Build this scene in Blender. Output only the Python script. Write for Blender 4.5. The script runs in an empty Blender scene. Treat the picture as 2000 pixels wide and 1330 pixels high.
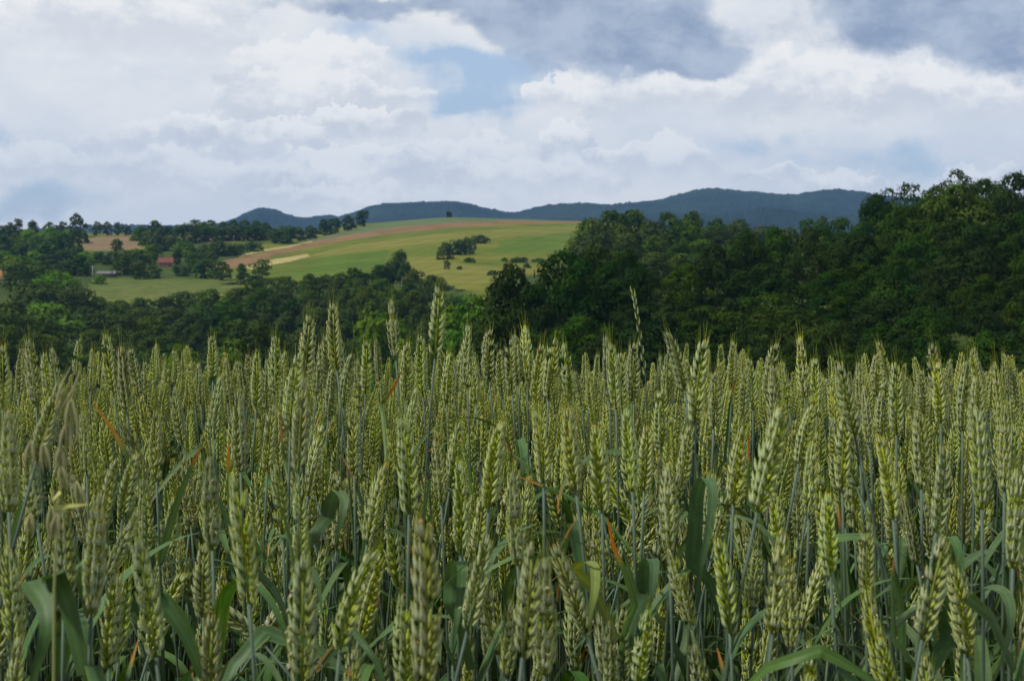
import bpy, math, random
import numpy as np
from mathutils import Vector, Quaternion, Matrix

R = math.radians
scene = bpy.context.scene
COL = scene.collection

# ------------------------------------------------------------------ camera
FPX = 2778.0                       # focal length in pixels of the 2000 px wide photograph
HOR = 470.0                        # row of the true horizon
CAM = Vector((0, 0, 1.12))
PITCH = math.atan((665 - HOR) / FPX)
cam_data = bpy.data.cameras.new('camera')
cam_data.lens = 50.0
cam_data.sensor_width = 36.0
cam_data.clip_start = 0.05
cam_data.clip_end = 30000
cam_data.dof.use_dof = True
cam_data.dof.focus_distance = 2.2
cam_data.dof.aperture_fstop = 21.0
cam = bpy.data.objects.new('camera', cam_data)
COL.objects.link(cam)
cam.location = CAM
cam.rotation_euler = (math.pi / 2 - PITCH, 0, 0)
scene.camera = cam

def ray(px, py):
    x = (px - 1000) / FPX
    v = (665 - py) / FPX
    s, c = math.sin(PITCH), math.cos(PITCH)
    return Vector((x, c + v * s, -s + v * c))

def at(px, py, d):                 # point at depth d along the view axis
    return CAM + ray(px, py) * d

def atY(px, py, Y):
    r = ray(px, py)
    return CAM + r * (Y / r.y)

def proj(p):
    q = Vector(p) - CAM
    s, c = math.sin(PITCH), math.cos(PITCH)
    d = q.y * c - q.z * s
    v = q.y * s + q.z * c
    return 1000 + FPX * q.x / d, 665 - FPX * v / d, d

# ------------------------------------------------------------------ world
SUN_EL, SUN_AZ = R(56), R(-104)     # azimuth from +Y towards +X
world = bpy.data.worlds.new('World')
scene.world = world
world.use_nodes = True
wt = world.node_tree
wt.nodes.clear()

class X:
    """a node socket (or number) with arithmetic"""
    tree = wt
    def __init__(s, v): s.v = v
    @staticmethod
    def m(op, *a, clamp=False):
        n = X.tree.nodes.new('ShaderNodeMath'); n.operation = op; n.use_clamp = clamp
        for i, q in enumerate(a):
            q = q.v if isinstance(q, X) else q
            if isinstance(q, (int, float)): n.inputs[i].default_value = q
            else: X.tree.links.new(q, n.inputs[i])
        return X(n.outputs[0])
    def __add__(s, o): return X.m('ADD', s, o)
    def __sub__(s, o): return X.m('SUBTRACT', s, o)
    def __mul__(s, o): return X.m('MULTIPLY', s, o)
    def __rsub__(s, o): return X.m('SUBTRACT', o, s)
    __radd__ = __add__
    __rmul__ = __mul__

def lk(a, b): X.tree.links.new(a.v if isinstance(a, X) else a, b)
def vec(op, a, b=None, out=0):
    n = X.tree.nodes.new('ShaderNodeVectorMath'); n.operation = op
    for i, q in enumerate((a, b)):
        if q is None: continue
        if isinstance(q, tuple): n.inputs[i].default_value = q
        else: lk(q, n.inputs[i])
    return X(n.outputs[out])
def noise(v, scale, detail=6, rough=.55, out='Fac', dist=0.0):
    n = X.tree.nodes.new('ShaderNodeTexNoise')
    n.inputs['Scale'].default_value = scale; n.inputs['Detail'].default_value = detail
    n.inputs['Roughness'].default_value = rough; n.inputs['Distortion'].default_value = dist
    lk(v, n.inputs['Vector'])
    return X(n.outputs[out])
def sstep(x, a, b):
    n = X.tree.nodes.new('ShaderNodeMapRange'); n.interpolation_type = 'SMOOTHSTEP'
    lk(x, n.inputs[0]); n.inputs[1].default_value = a; n.inputs[2].default_value = b
    return X(n.outputs[0])
def mix(f, a, b):
    n = X.tree.nodes.new('ShaderNodeMix'); n.data_type = 'RGBA'
    for q, i in ((f, 0), (a, 6), (b, 7)):
        if isinstance(q, (int, float)): n.inputs[i].default_value = q
        elif isinstance(q, tuple): n.inputs[i].default_value = (*q, 1)
        else: lk(q, n.inputs[i])
    return X(n.outputs[2])

tc = wt.nodes.new('ShaderNodeTexCoord')
sep = wt.nodes.new('ShaderNodeSeparateXYZ')
lk(tc.outputs['Generated'], sep.inputs[0])
azim = X.m('ARCTAN2', X(sep.outputs[0]), X(sep.outputs[1])) * 27.78
elev = X.m('ARCSINE', X(sep.outputs[2])) * 27.78
cmb = wt.nodes.new('ShaderNodeCombineXYZ')
lk(azim, cmb.inputs[0]); lk(elev, cmb.inputs[1])
P = X(cmb.outputs[0])
warp = vec('MULTIPLY', vec('SUBTRACT', noise(P, .45, 6, .6, 'Color'), (.5, .5, .5)), (2.6, 1.7, 0))
P1 = vec('ADD', P, warp)
warp2 = vec('MULTIPLY', vec('SUBTRACT', noise(P, 1.6, 5, .6, 'Color'), (.5, .5, .5)), (.8, .6, 0))
P2 = vec('ADD', P1, warp2)

def blobs(V, lst):
    tot = None
    for px, py, rx, ry, w in lst:
        c = (27.78 * math.atan((px - 1000) / FPX), 27.78 * math.atan((HOR - py) / FPX), 0)
        q = vec('MULTIPLY', vec('SUBTRACT', V, c), (100 / rx, 100 / ry, 0))
        d = vec('DOT_PRODUCT', q, q, out=1)
        g = X.m('EXPONENT', d * -1.0) * w
        tot = g if tot is None else tot + g
    return tot

gap = blobs(P1, [(960, 165, 130, 70, 1.3), (850, 130, 120, 45, .9), (690, 70, 60, 30, .6), (900, 225, 90, 30, .7),
                 (60, 400, 160, 45, .8), (1480, 290, 160, 35, .7), (1790, 325, 140, 32, .9), (30, 275, 60, 22, .6),
                 (570, 60, 40, 25, .35), (1020, 150, 60, 40, .6)])
white = blobs(P2, [(120, 60, 260, 110, .65), (620, 160, 230, 70, .75), (480, 270, 170, 55, .9), (650, 215, 160, 40, .7), (760, 218, 70, 22, .6),
                   (760, 310, 230, 50, 1.0), (1110, 275, 90, 55, 1.0), (1000, 340, 300, 45, .7), (350, 330, 260, 60, .45),
                   (1250, 190, 230, 55, 1.0), (1560, 160, 150, 70, .8), (1800, 210, 260, 60, .8), (1480, 340, 200, 22, .5),
                   (1320, 315, 110, 40, .55), (1900, 335, 130, 25, .5), (200, 170, 300, 80, .35), (1530, 40, 50, 60, .5)])
dark = blobs(P1, [(1260, 70, 260, 75, 1.25), (1330, 125, 160, 35, .8), (1080, 40, 170, 60, .45), (1930, 60, 200, 90, 1.1), (1780, 100, 110, 40, .5),
                  (1700, 35, 150, 45, .5), (850, 15, 330, 35, .6), (620, 15, 200, 25, .35), (1990, 160, 80, 40, .4)])
Ps = vec('MULTIPLY', P, (1, 1.55, 1))
F1 = noise(vec('ADD', Ps, warp2), .55, 9, .55)
F2 = noise(vec('ADD', Ps, (31.7, 4.2, 9.0)), .32, 6, .6)
def billow(V, off):
    """rounded puffs: folded noise in five octaves"""
    tot = None
    for sc, w in ((.55, .42), (1.2, .27), (2.6, .17), (5.6, .09), (12.0, .05)):
        q = X.m('ABSOLUTE', noise(vec('ADD', V, off), sc, 0, .5) * 2.0 - 1.0) * (w * 2.6)
        tot = q if tot is None else tot + q
    return tot
Pw = vec('ADD', Ps, vec('MULTIPLY', warp2, (.35, .35, 0)))
F3 = billow(Pw, (3.1, 14.2, 5.0))
F3b = billow(Pw, (3.1 + .10, 14.2 - .24, 5.0))
F4 = noise(vec('ADD', vec('ADD', Ps, vec('MULTIPLY', warp2, (.5, .5, 0))), (11.3, 2.2, 7.0)), .9, 10, .64)
relief = X.m('MULTIPLY', F3 - F3b, .40) + (F4 - .5) * .9
sky = wt.nodes.new('ShaderNodeTexSky')
sky.sky_type = 'NISHITA'; sky.sun_disc = False
sky.sun_elevation = SUN_EL; sky.sun_rotation = SUN_AZ
sky.air_density = 1.0; sky.dust_density = .6
clear = vec('SCALE', sky.outputs[0]); clear.v.node.inputs['Scale'].default_value = .105
hazy = mix(.64, clear, (.50, .64, .86))                     # thin veil over the clear sky
base = mix(sstep(F2, .38, .62), (.775, .805, .845), (.915, .91, .895))
gm = sstep(gap + (F1 - .5) * 1.6, .28, .95)
c1 = mix(gm, base, hazy)
wm = sstep(white + (F1 - .5) * 2.2 + (F3 - .5) * .25, .20, .80)
wcol = mix(X.m('ADD', relief * 1.0, .62, clamp=True), (.72, .755, .81), (.96, .95, .925))
c2 = mix(wm * .75, c1, wcol)
# heaped clouds: each heap has a lumpy crest, a bright top and a greyer foot that melts away
lump = vec('ADD', P, vec('MULTIPLY', vec('SUBTRACT', noise(P, 1.0, 7, .58, 'Color'), (.5, .5, .5)), (1.7, 1.25, 0)))
lump = vec('ADD', lump, vec('MULTIPLY', vec('SUBTRACT', noise(P, 4.0, 6, .62, 'Color'), (.5, .5, .5)), (.5, .42, 0)))
for px, py, rx, ry, soft, w in [
        (200, 60, 360, 95, .7, .8), (600, 172, 190, 108, .22, .75), (760, 185, 115, 26, .5, .7), (560, 205, 150, 75, .2, .7), (710, 240, 120, 40, .14, .95), (290, 290, 130, 45, .4, .7),
        (490, 275, 150, 50, .16, .95), (365, 272, 66, 42, .16, .9), (900, 322, 170, 58, .35, .75), (700, 335, 170, 56, .16, .95), (400, 352, 210, 52, .4, .7),
        (1050, 352, 210, 50, .35, .75), (1105, 278, 60, 46, .12, 1.0), (1185, 308, 70, 30, .16, .9), (1150, 182, 140, 42, .25, .9), (1350, 192, 220, 66, .3, .9),
        (1600, 185, 190, 78, .35, .85), (1840, 205, 210, 66, .35, .85), (1300, 322, 95, 52, .3, .7), (1520, 347, 95, 26, .3, .8), (1645, 354, 95, 22, .35, .7),
        (1930, 352, 95, 24, .35, .7), (90, 335, 120, 48, .4, .55), (640, 385, 170, 30, .35, .6)]:
    c = (27.78 * math.atan((px - 1000) / FPX), 27.78 * math.atan((HOR - py) / FPX), 0)
    q = vec('MULTIPLY', vec('SUBTRACT', lump, c), (100 / rx, 100 / ry, 0))
    ln = vec('LENGTH', q, out=1)
    sy = X.tree.nodes.new('ShaderNodeSeparateXYZ'); lk(q, sy.inputs[0]); qy = X(sy.outputs[1])
    msk = sstep(1.0 - ln, 0.0, soft * .42) * sstep(qy, -.95, .15) * w
    tone = mix(sstep(qy + (F4 - .5) * 2.6 + relief * .7, -.40, .70), (.70, .725, .77), (1.0, .985, .955))
    c2 = mix(msk, c2, tone)
dm = sstep(dark + (F1 - .5) * 1.9 + (F4 - .5) * .6, .32, .86)
c3 = mix(dm * .9, c2, mix(sstep(F4 * .6 + F2 * .4, .36, .62), (.215, .29, .445), (.45, .525, .65)))
# heavy grey cloud added overhead, out of view, to cut the fill light
c3 = mix(sstep(elev, 5.6, 13.0) * .92, c3, mix(sstep(F2, .3, .7), (.19, .23, .30), (.44, .475, .53)))
bg = wt.nodes.new('ShaderNodeBackground')
bg.inputs['Strength'].default_value = 1.0
lk(c3, bg.inputs['Color'])
wo = wt.nodes.new('ShaderNodeOutputWorld')
lk(bg.outputs[0], wo.inputs['Surface'])

# ------------------------------------------------------------------ sun (veiled by cloud: soft)
sl = bpy.data.lights.new('sun', 'SUN')
sl.energy = 4.5
sl.angle = R(4)
sl.color = (1.0, .96, .88)
sun = bpy.data.objects.new('sun', sl)
COL.objects.link(sun)
sd = Vector((math.sin(SUN_AZ) * math.cos(SUN_EL), math.cos(SUN_AZ) * math.cos(SUN_EL), math.sin(SUN_EL)))
sun.rotation_euler = (-sd).to_track_quat('-Z', 'Y').to_euler()
sun.location = (0, 0, 30)

scene.view_settings.view_transform = 'Standard'
scene.view_settings.look = 'None'
scene.view_settings.exposure = 0
scene.view_settings.gamma = 1
cy = scene.cycles
cy.max_bounces = 6; cy.diffuse_bounces = 3; cy.glossy_bounces = 2; cy.transmission_bounces = 3
cy.transparent_max_bounces = 4; cy.volume_bounces = 0
cy.caustics_reflective = False; cy.caustics_refractive = False

# ------------------------------------------------------------------ materials
def new_mat(name):
    m = bpy.data.materials.new(name); m.use_nodes = True
    X.tree = m.node_tree
    m.node_tree.nodes.clear()
    return m
def finish(shader):
    o = X.tree.nodes.new('ShaderNodeOutputMaterial'); lk(shader, o.inputs['Surface'])
def principled(col, rough=.6, spec=.3):
    n = X.tree.nodes.new('ShaderNodeBsdfPrincipled')
    if isinstance(col, tuple): n.inputs['Base Color'].default_value = (*col, 1)
    else: lk(col, n.inputs['Base Color'])
    if isinstance(rough, (int, float)): n.inputs['Roughness'].default_value = rough
    else: lk(rough, n.inputs['Roughness'])
    n.inputs['Specular IOR Level'].default_value = spec
    return n
def bump(n, h, strength=.4, dist=.02):
    b = X.tree.nodes.new('ShaderNodeBump'); b.inputs['Strength'].default_value = strength; b.inputs['Distance'].default_value = dist
    lk(h, b.inputs['Height']); lk(b.outputs[0], n.inputs['Normal'])
def attr(name):
    n = X.tree.nodes.new('ShaderNodeAttribute'); n.attribute_name = name
    return n
def objcoord():
    return X(X.tree.nodes.new('ShaderNodeTexCoord').outputs['Object'])
def geopos():
    return X(X.tree.nodes.new('ShaderNodeNewGeometry').outputs['Position'])
def orand():
    return X(X.tree.nodes.new('ShaderNodeObjectInfo').outputs['Random'])
def hsv(c, h=.5, s=1.0, v=1.0):
    n = X.tree.nodes.new('ShaderNodeHueSaturation')
    for q, i in ((h, 'Hue'), (s, 'Saturation'), (v, 'Value')):
        if isinstance(q, (int, float)): n.inputs[i].default_value = q
        else: lk(q, n.inputs[i])
    lk(c, n.inputs['Color'])
    return X(n.outputs[0])
def addtrans(p, col, f):
    t = X.tree.nodes.new('ShaderNodeBsdfTranslucent')
    if isinstance(col, tuple): t.inputs[0].default_value = (*col, 1)
    else: lk(col, t.inputs[0])
    mx = X.tree.nodes.new('ShaderNodeMixShader'); mx.inputs[0].default_value = f
    lk(p.outputs[0], mx.inputs[1]); lk(t.outputs[0], mx.inputs[2])
    return mx.outputs[0]

def plant_mat(name, rough, spec, trans, hue=.03, val=.3, sat=.2, nscale=180, namp=.25):
    m = new_mat(name)
    a = X(attr('col').outputs['Color'])
    r = orand()
    r2 = X.m('FRACT', r * 17.3)
    nz = noise(objcoord(), nscale, 3, .6)
    c = hsv(a, (r - .5) * hue + .5, (r2 - .5) * sat + 1.0, (r2 - .5) * val + (nz - .5) * namp * 2 + 1.0)
    p = principled(c, rough, spec)
    s = addtrans(p, hsv(c, .48, 1.25, 1.0), trans) if trans else p.outputs[0]
    finish(s)
    return m
M_ear = plant_mat('wheat_ear_surface', .55, .22, .20, hue=.022, val=.36, namp=.36)
M_stem = plant_mat('wheat_stem_surface', .6, .2, 0, hue=.02, val=.3, nscale=120)
M_leaf = plant_mat('wheat_leaf_surface', .5, .2, .25, hue=.03, val=.34, nscale=70, namp=.38)
M_crown = plant_mat('tree_foliage', .75, .05, .2, hue=.03, val=.45, sat=.2, nscale=3.0, namp=.15)
def plain_mat(name, col, rough=.7, spec=.3, nscale=8, amp=.35, bmp=0):
    m = new_mat(name)
    nz = noise(objcoord(), nscale, 6, .6)
    c = mix(nz, tuple(x * (1 - amp) for x in col), tuple(min(1, x * (1 + amp)) for x in col))
    p = principled(c, rough, spec)
    if bmp: bump(p, nz, bmp)
    finish(p.outputs[0])
    return m
M_bark = plain_mat('bark', (.07, .055, .04), .9, .1, 6, .5, .5)

# ------------------------------------------------------------------ mesh helpers
class MB:
    """collects vertices, faces and a colour per vertex; build() links ONE mesh object"""
    def __init__(s): s.v, s.c, s.f, s.n = [], [], [], 0
    def add(s, v, f, c):
        v = np.asarray(v, float).reshape(-1, 3)
        c = np.asarray(c, float)
        if c.ndim == 1: c = np.tile(c, (len(v), 1))
        s.v.append(v); s.c.append(c)
        for q in f: s.f.append(np.asarray(q) + s.n)     # arrays (m,3) or (m,4)
        s.n += len(v)
    def arrays(s):
        return np.concatenate(s.v), s.f, np.concatenate(s.c)
    def mesh(s, name, mat, smooth=True):
        me = bpy.data.meshes.new(name)
        if not s.v: return me
        v = np.concatenate(s.v); c = np.concatenate(s.c)
        loops, starts, k = [], [], 0
        for q in s.f:
            q = np.asarray(q)
            if q.ndim == 1: q = q[None]
            loops.append(q.ravel()); starts.append(k + np.arange(len(q)) * q.shape[1]); k += q.size
        loops = np.concatenate(loops); starts = np.concatenate(starts)
        me.vertices.add(len(v)); me.vertices.foreach_set('co', v.ravel().astype(np.float32))
        me.loops.add(len(loops)); me.loops.foreach_set('vertex_index', loops.astype(np.int32))
        me.polygons.add(len(starts)); me.polygons.foreach_set('loop_start', starts.astype(np.int32))
        me.polygons.foreach_set('use_smooth', np.full(len(starts), smooth))
        at_ = me.color_attributes.new('col', 'FLOAT_COLOR', 'POINT')
        at_.data.foreach_set('color', np.concatenate([c, np.ones((len(c), 1))], 1).ravel().astype(np.float32))
        me.materials.append(mat)
        me.update(calc_edges=True)
        me.validate()
        return me
    def build(s, name, mat, parent=None, smooth=True):
        return put(name, s.mesh(name, mat, smooth), parent)

def put(name, me, parent=None):
    o = bpy.data.objects.new(name, me); COL.objects.link(o)
    if parent is not None: o.parent = parent
    return o
def tag(o, label=None, cat=None, group=None, kind=None):
    for k, q in (('label', label), ('category', cat), ('group', group), ('kind', kind)):
        if q: o[k] = q
    return o
def empty(name, loc, label=None, cat=None, group=None):
    o = bpy.data.objects.new(name, None); COL.objects.link(o)
    o.location = loc; o.empty_display_size = .1
    return tag(o, label, cat, group)

def tube(mb, pts, rads, col, sides=6, cap=True):
    pts = [Vector(p) for p in pts]; n = len(pts)
    vs, prev = [], None
    for i, p in enumerate(pts):
        t = (pts[min(i + 1, n - 1)] - pts[max(i - 1, 0)]).normalized()
        u = t.orthogonal().normalized() if prev is None else (prev - t * prev.dot(t)).normalized()
        prev = u; w = t.cross(u)
        for k in range(sides):
            a = 2 * math.pi * k / sides
            vs.append(p + (u * math.cos(a) + w * math.sin(a)) * rads[i])
    f = []
    for i in range(n - 1):
        for k in range(sides):
            f.append((i * sides + k, i * sides + (k + 1) % sides, (i + 1) * sides + (k + 1) % sides, (i + 1) * sides + k))
    fs = [np.array(f)]
    if cap: fs += [np.array([list(range(sides))[::-1]]), np.array([[(n - 1) * sides + k for k in range(sides)]])]
    c = np.asarray(col, float)
    if c.ndim == 2: c = np.repeat(c, sides, 0)
    mb.add([tuple(q) for q in vs], fs, c)

def box(mb, lo, hi, col):
    x0, y0, z0 = lo; x1, y1, z1 = hi
    v = [(x0, y0, z0), (x1, y0, z0), (x1, y1, z0), (x0, y1, z0), (x0, y0, z1), (x1, y0, z1), (x1, y1, z1), (x0, y1, z1)]
    mb.add(v, [np.array([(0, 3, 2, 1), (4, 5, 6, 7), (0, 1, 5, 4), (1, 2, 6, 5), (2, 3, 7, 6), (3, 0, 4, 7)])], col)

# ------------------------------------------------------------------ terrain
YR = np.array([4, 6, 9, 14, 22, 40, 70, 100, 150, 200, 250, 300, 350, 420, 480, 560, 650, 750, 820, 900, 1000, 1100, 1300, 1700, 2400, 9000.])
def near_z(Y):                     # field edge falling away to the valley
    return np.interp(Y, [0, 3.2, 4, 5, 6, 9, 14, 22, 40, 70, 100, 150, 200, 250], [0, 0, -.10, -.32, -.6, -1.5, -2.9, -4.9, -8.5, -12, -14, -17, -20, -23])
COLS = {   # photo column -> {distance: photo row of the ground}
    -2500: {250: 790, 300: 745, 350: 700, 420: 650, 480: 575, 560: 545, 650: 515, 750: 475, 820: 458, 900: 455, 1000: 458, 1300: 462},
    0: {250: 790, 300: 745, 350: 700, 420: 650, 480: 572, 560: 545, 650: 515, 750: 475, 820: 457, 900: 453, 1000: 458, 1300: 462},
    250: {250: 790, 300: 745, 350: 705, 420: 655, 480: 580, 560: 546, 650: 512, 750: 480, 820: 462, 900: 456, 1000: 460, 1300: 462},
    500: {250: 785, 300: 740, 350: 695, 420: 640, 480: 572, 560: 545, 650: 515, 750: 484, 820: 469, 900: 458, 1000: 462, 1300: 464},
    600: {250: 780, 300: 730, 350: 680, 420: 618, 480: 562, 560: 535, 650: 512, 750: 486, 820: 472, 900: 461, 1000: 453, 1100: 456, 1300: 460},
    700: {250: 775, 300: 725, 350: 672, 420: 605, 480: 556, 560: 528, 650: 500, 750: 473, 820: 458, 900: 446, 1000: 437, 1100: 441, 1300: 452},
    880: {200: 790, 250: 760, 300: 705, 350: 645, 420: 566, 480: 538, 560: 511, 650: 486, 750: 461, 820: 448, 900: 436, 1000: 424, 1100: 430, 1300: 450},
    1000: {150: 800, 200: 750, 250: 720, 300: 680, 350: 630, 420: 564, 480: 540, 560: 514, 650: 489, 750: 464, 820: 450, 900: 438, 1000: 427, 1100: 432, 1300: 450},
    1150: {100: 860, 150: 730, 200: 650, 250: 620, 350: 590, 420: 568, 480: 545, 560: 520, 650: 495, 750: 470, 820: 456, 900: 442, 1000: 432, 1100: 437, 1300: 452},
    1400: {100: 860, 150: 700, 200: 610, 250: 585, 350: 540, 420: 515, 480: 510, 560: 505, 750: 490, 900: 470, 1000: 462, 1300: 455},
    1700: {100: 850, 125: 740, 150: 650, 200: 540, 250: 525, 350: 505, 480: 500, 750: 485, 1000: 470, 1300: 460},
    2000: {100: 840, 125: 720, 150: 620, 200: 490, 250: 478, 350: 472, 480: 472, 750: 470, 1000: 468, 1300: 460},
    4500: {100: 840, 125: 720, 150: 620, 200: 490, 250: 478, 350: 472, 480: 472, 750: 470, 1000: 468, 1300: 460},
}
ugrid = np.concatenate([np.arange(-2500, -300, 50), np.arange(-300, 350, 6), np.arange(350, 1200, 3), np.arange(1200, 2300, 8), np.arange(2300, 4501, 50)]).astype(float)
ygrid = np.concatenate([np.geomspace(4, 340, 70)[:-1], np.arange(340, 1020, 4), np.geomspace(1020, 9000, 40)])
cu = np.array(sorted(COLS))
ctab = []
for u in cu:
    d = COLS[u]
    zz = []
    ks = sorted(d)
    for Y in ygrid:
        if Y <= 60: z = near_z(Y)
        elif Y < ks[0]:
            zk = atY(u, d[ks[0]], ks[0]).z; f = (Y - 60) / (ks[0] - 60); f = f * f * (3 - 2 * f)
            z = near_z(Y) * (1 - f) + zk * f
        elif Y > ks[-1]:
            zk = atY(u, d[ks[-1]], ks[-1]).z; f = min(1, (Y - ks[-1]) / 1200); z = zk * (1 - f) - 6 * f
        else:
            py = np.interp(Y, ks, [d[k] for k in ks]); z = atY(u, py, Y).z
        zz.append(z)
    zz = np.array(zz)
    ker = np.array([1, 2, 3, 4, 5, 6, 5, 4, 3, 2, 1.]); ker /= ker.sum()
    sm = np.convolve(np.pad(zz, 5, 'edge'), ker, 'valid')
    ctab.append(np.where(ygrid < 40, zz, sm))
ctab = np.array(ctab)
# smooth (cosine) blend between the columns
j = np.clip(np.searchsorted(cu, ugrid, 'right') - 1, 0, len(cu) - 2)
t = (ugrid - cu[j]) / (cu[j + 1] - cu[j]); t = t * t * (3 - 2 * t) * .5 + t * .5
ZG = ctab[j] * (1 - t)[:, None] + ctab[j + 1] * t[:, None]          # [u, Y]
rng = np.random.default_rng(7)
def H(x, Y):
    if Y < 4: return float(near_z(Y))
    u = 1000 + FPX * x / Y
    a = np.interp(u, ugrid, np.arange(len(ugrid))); b = np.interp(Y, ygrid, np.arange(len(ygrid)))
    i, k = min(int(a), len(ugrid) - 2), min(int(b), len(ygrid) - 2); a -= i; b -= k
    return float((ZG[i, k] * (1 - a) + ZG[i + 1, k] * a) * (1 - b) + (ZG[i, k + 1] * (1 - a) + ZG[i + 1, k + 1] * a) * b)

def ground_at(px, py, ymin=150):
    """the far ground point seen at a photo pixel"""
    for Y in np.arange(ymin, 1100, 3.0):
        r = ray(px, py); p = CAM + r * (Y / r.y)
        if p.z < H(p.x, Y): return Vector((p.x, Y, H(p.x, Y)))
    return atY(px, py, 1000)

UG, YG = np.meshgrid(ugrid, ygrid, indexing='ij')
XG = (UG - 1000) / FPX * YG
PYG = 665 - FPX * ((YG * math.sin(PITCH) + (ZG - CAM.z) * math.cos(PITCH)) / (YG * math.cos(PITCH) - (ZG - CAM.z) * math.sin(PITCH)))
nu, ny = len(ugrid), len(ygrid)
idx = np.arange(nu * ny).reshape(nu, ny)
F = np.stack([idx[:-1, :-1], idx[1:, :-1], idx[1:, 1:], idx[:-1, 1:]], -1).reshape(-1, 4)
verts = np.stack([XG, YG, ZG], -1).reshape(-1, 3)
fu = (ugrid[:-1, None] + ugrid[1:, None]).repeat(ny - 1, 1).ravel() / 2
fy = PYG.ravel()[F].mean(1); fY = YG.ravel()[F].mean(1)
def inpoly(px, py, poly):
    r = np.zeros(len(px), bool); n = len(poly)
    for i in range(n):
        x1, y1 = poly[i]; x2, y2 = poly[i - 1]
        c = ((y1 > py) != (y2 > py)) & (px < (x2 - x1) * (py - y1) / ((y2 - y1) or 1e-9) + x1)
        r ^= c
    return r
wob = lambda a, s: a + s * np.sin(fu * .05 + 1.3) + s * .6 * np.sin(fu * .13)
vis = (fY > 400) & (fY < 1010)
zones = [
    ('ploughed_field', [(392, 525), (440, 508), (520, 494), (600, 475), (700, 455), (800, 441.5), (900, 434.5), (1000, 431.5), (1132, 433),
                        (1132, 435.5), (1000, 438.5), (900, 444), (800, 453), (700, 466), (600, 484), (540, 499), (470, 523)], 600, 1010),
    ('stubble_strip', [(480, 521), (525, 509), (560, 502), (600, 496), (607, 501), (545, 515), (490, 527)], 500, 1000),
    ('dry_path', [(465, 499), (520, 487), (560, 480), (612, 470), (612, 473), (560, 484), (520, 491), (470, 502)], 600, 1000),
    ('crop_strip', [(560, 478), (620, 467), (700, 444), (800, 429), (880, 422), (1000, 425), (1132, 430), (1132, 433.3), (1000, 431.6), (900, 434.3), (800, 441.4), (700, 454.8), (600, 475)], 600, 1010),
    ('bare_field', [(150, 489), (165, 466), (215, 460), (265, 461), (278, 488)], 600, 905),
    ('bare_field', [(352, 471), (360, 458), (430, 456), (515, 458), (520, 468), (440, 473), (400, 476)], 600, 905),
    ('meadow', [(168, 560), (185, 547), (300, 543), (480, 549), (470, 562), (430, 572), (410, 580), (330, 584), (190, 588)], 430, 640),
]
zones += [('lush_grass', [(985, 468), (1060, 461), (1146, 457), (1150, 489), (1000, 493), (960, 496)], 420, 1000),
          ('lush_grass', [(560, 540), (640, 505), (760, 488), (748, 520), (640, 548)], 420, 900),
          ('dry_grass', [(600, 500), (700, 476), (900, 452), (1132, 440), (1132, 452), (985, 463), (880, 469), (740, 486), (640, 500)], 420, 1000),
          ('dry_grass', [(760, 540), (800, 500), (850, 505), (930, 520), (1050, 518), (1080, 530), (900, 562)], 420, 1000)]
zones += [('woodland_floor', [(-400, 585), (60, 585), (180, 596), (430, 588), (480, 566), (600, 552), (700, 538), (760, 528), (860, 552), (960, 590), (990, 560), (1000, 545), (1090, 520), (1135, 470),
                              (1140, 445), (1500, 455), (1700, 400), (2600, 400), (2600, 1000), (-400, 1000)], 50, 1010),
          ('woodland_floor', [(-400, 462), (140, 462), (150, 490), (280, 492), (300, 470), (345, 462), (350, 474), (520, 474), (470, 505), (392, 520), (400, 545), (180, 545), (165, 585), (-400, 590)], 300, 905)]
zid = np.zeros(len(F), int)
for k, (nm, poly, y0, y1) in enumerate(zones):
    zid[inpoly(fu, wob(fy, .5), poly) & (fY > y0) & (fY < y1) & (zid == 0)] = k + 1

def ground_mat(name, cols, scale, stripes=None):
    """cols: three colours mixed by noise on the ground plan"""
    m = new_mat(name)
    g = geopos()
    g2 = vec('MULTIPLY', g, (.3, 1, 1)) if stripes and stripes[2] == .10 else g
    a = noise(g2, scale, 8, .62); b = noise(g2, scale * 5.5, 6, .65); c = noise(g, scale * 40, 4, .6)
    q = mix(sstep(a, .40, .60), cols[0], cols[1])
    q = mix(sstep(b, .46, .62) * .85, q, cols[2])
    q = hsv(q, .5, 1.0, (c - .5) * .5 + 1.0)
    if stripes:
        w = X.tree.nodes.new('ShaderNodeTexWave'); w.inputs['Scale'].default_value = stripes[0]; w.inputs['Distortion'].default_value = 2.5
        w.inputs['Detail'].default_value = 3
        rot = X.tree.nodes.new('ShaderNodeVectorRotate'); rot.inputs['Angle'].default_value = stripes[1]; rot.rotation_type = 'Z_AXIS'
        lk(g, rot.inputs['Vector']); lk(rot.outputs[0], w.inputs['Vector'])
        q = hsv(q, .5, 1.0, X(w.outputs[1]) * stripes[2] + (1 - stripes[2] / 2))
    p = principled(q, .95, .05)
    bump(p, c, .5, .3)
    finish(p.outputs[0])
    return m
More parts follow.
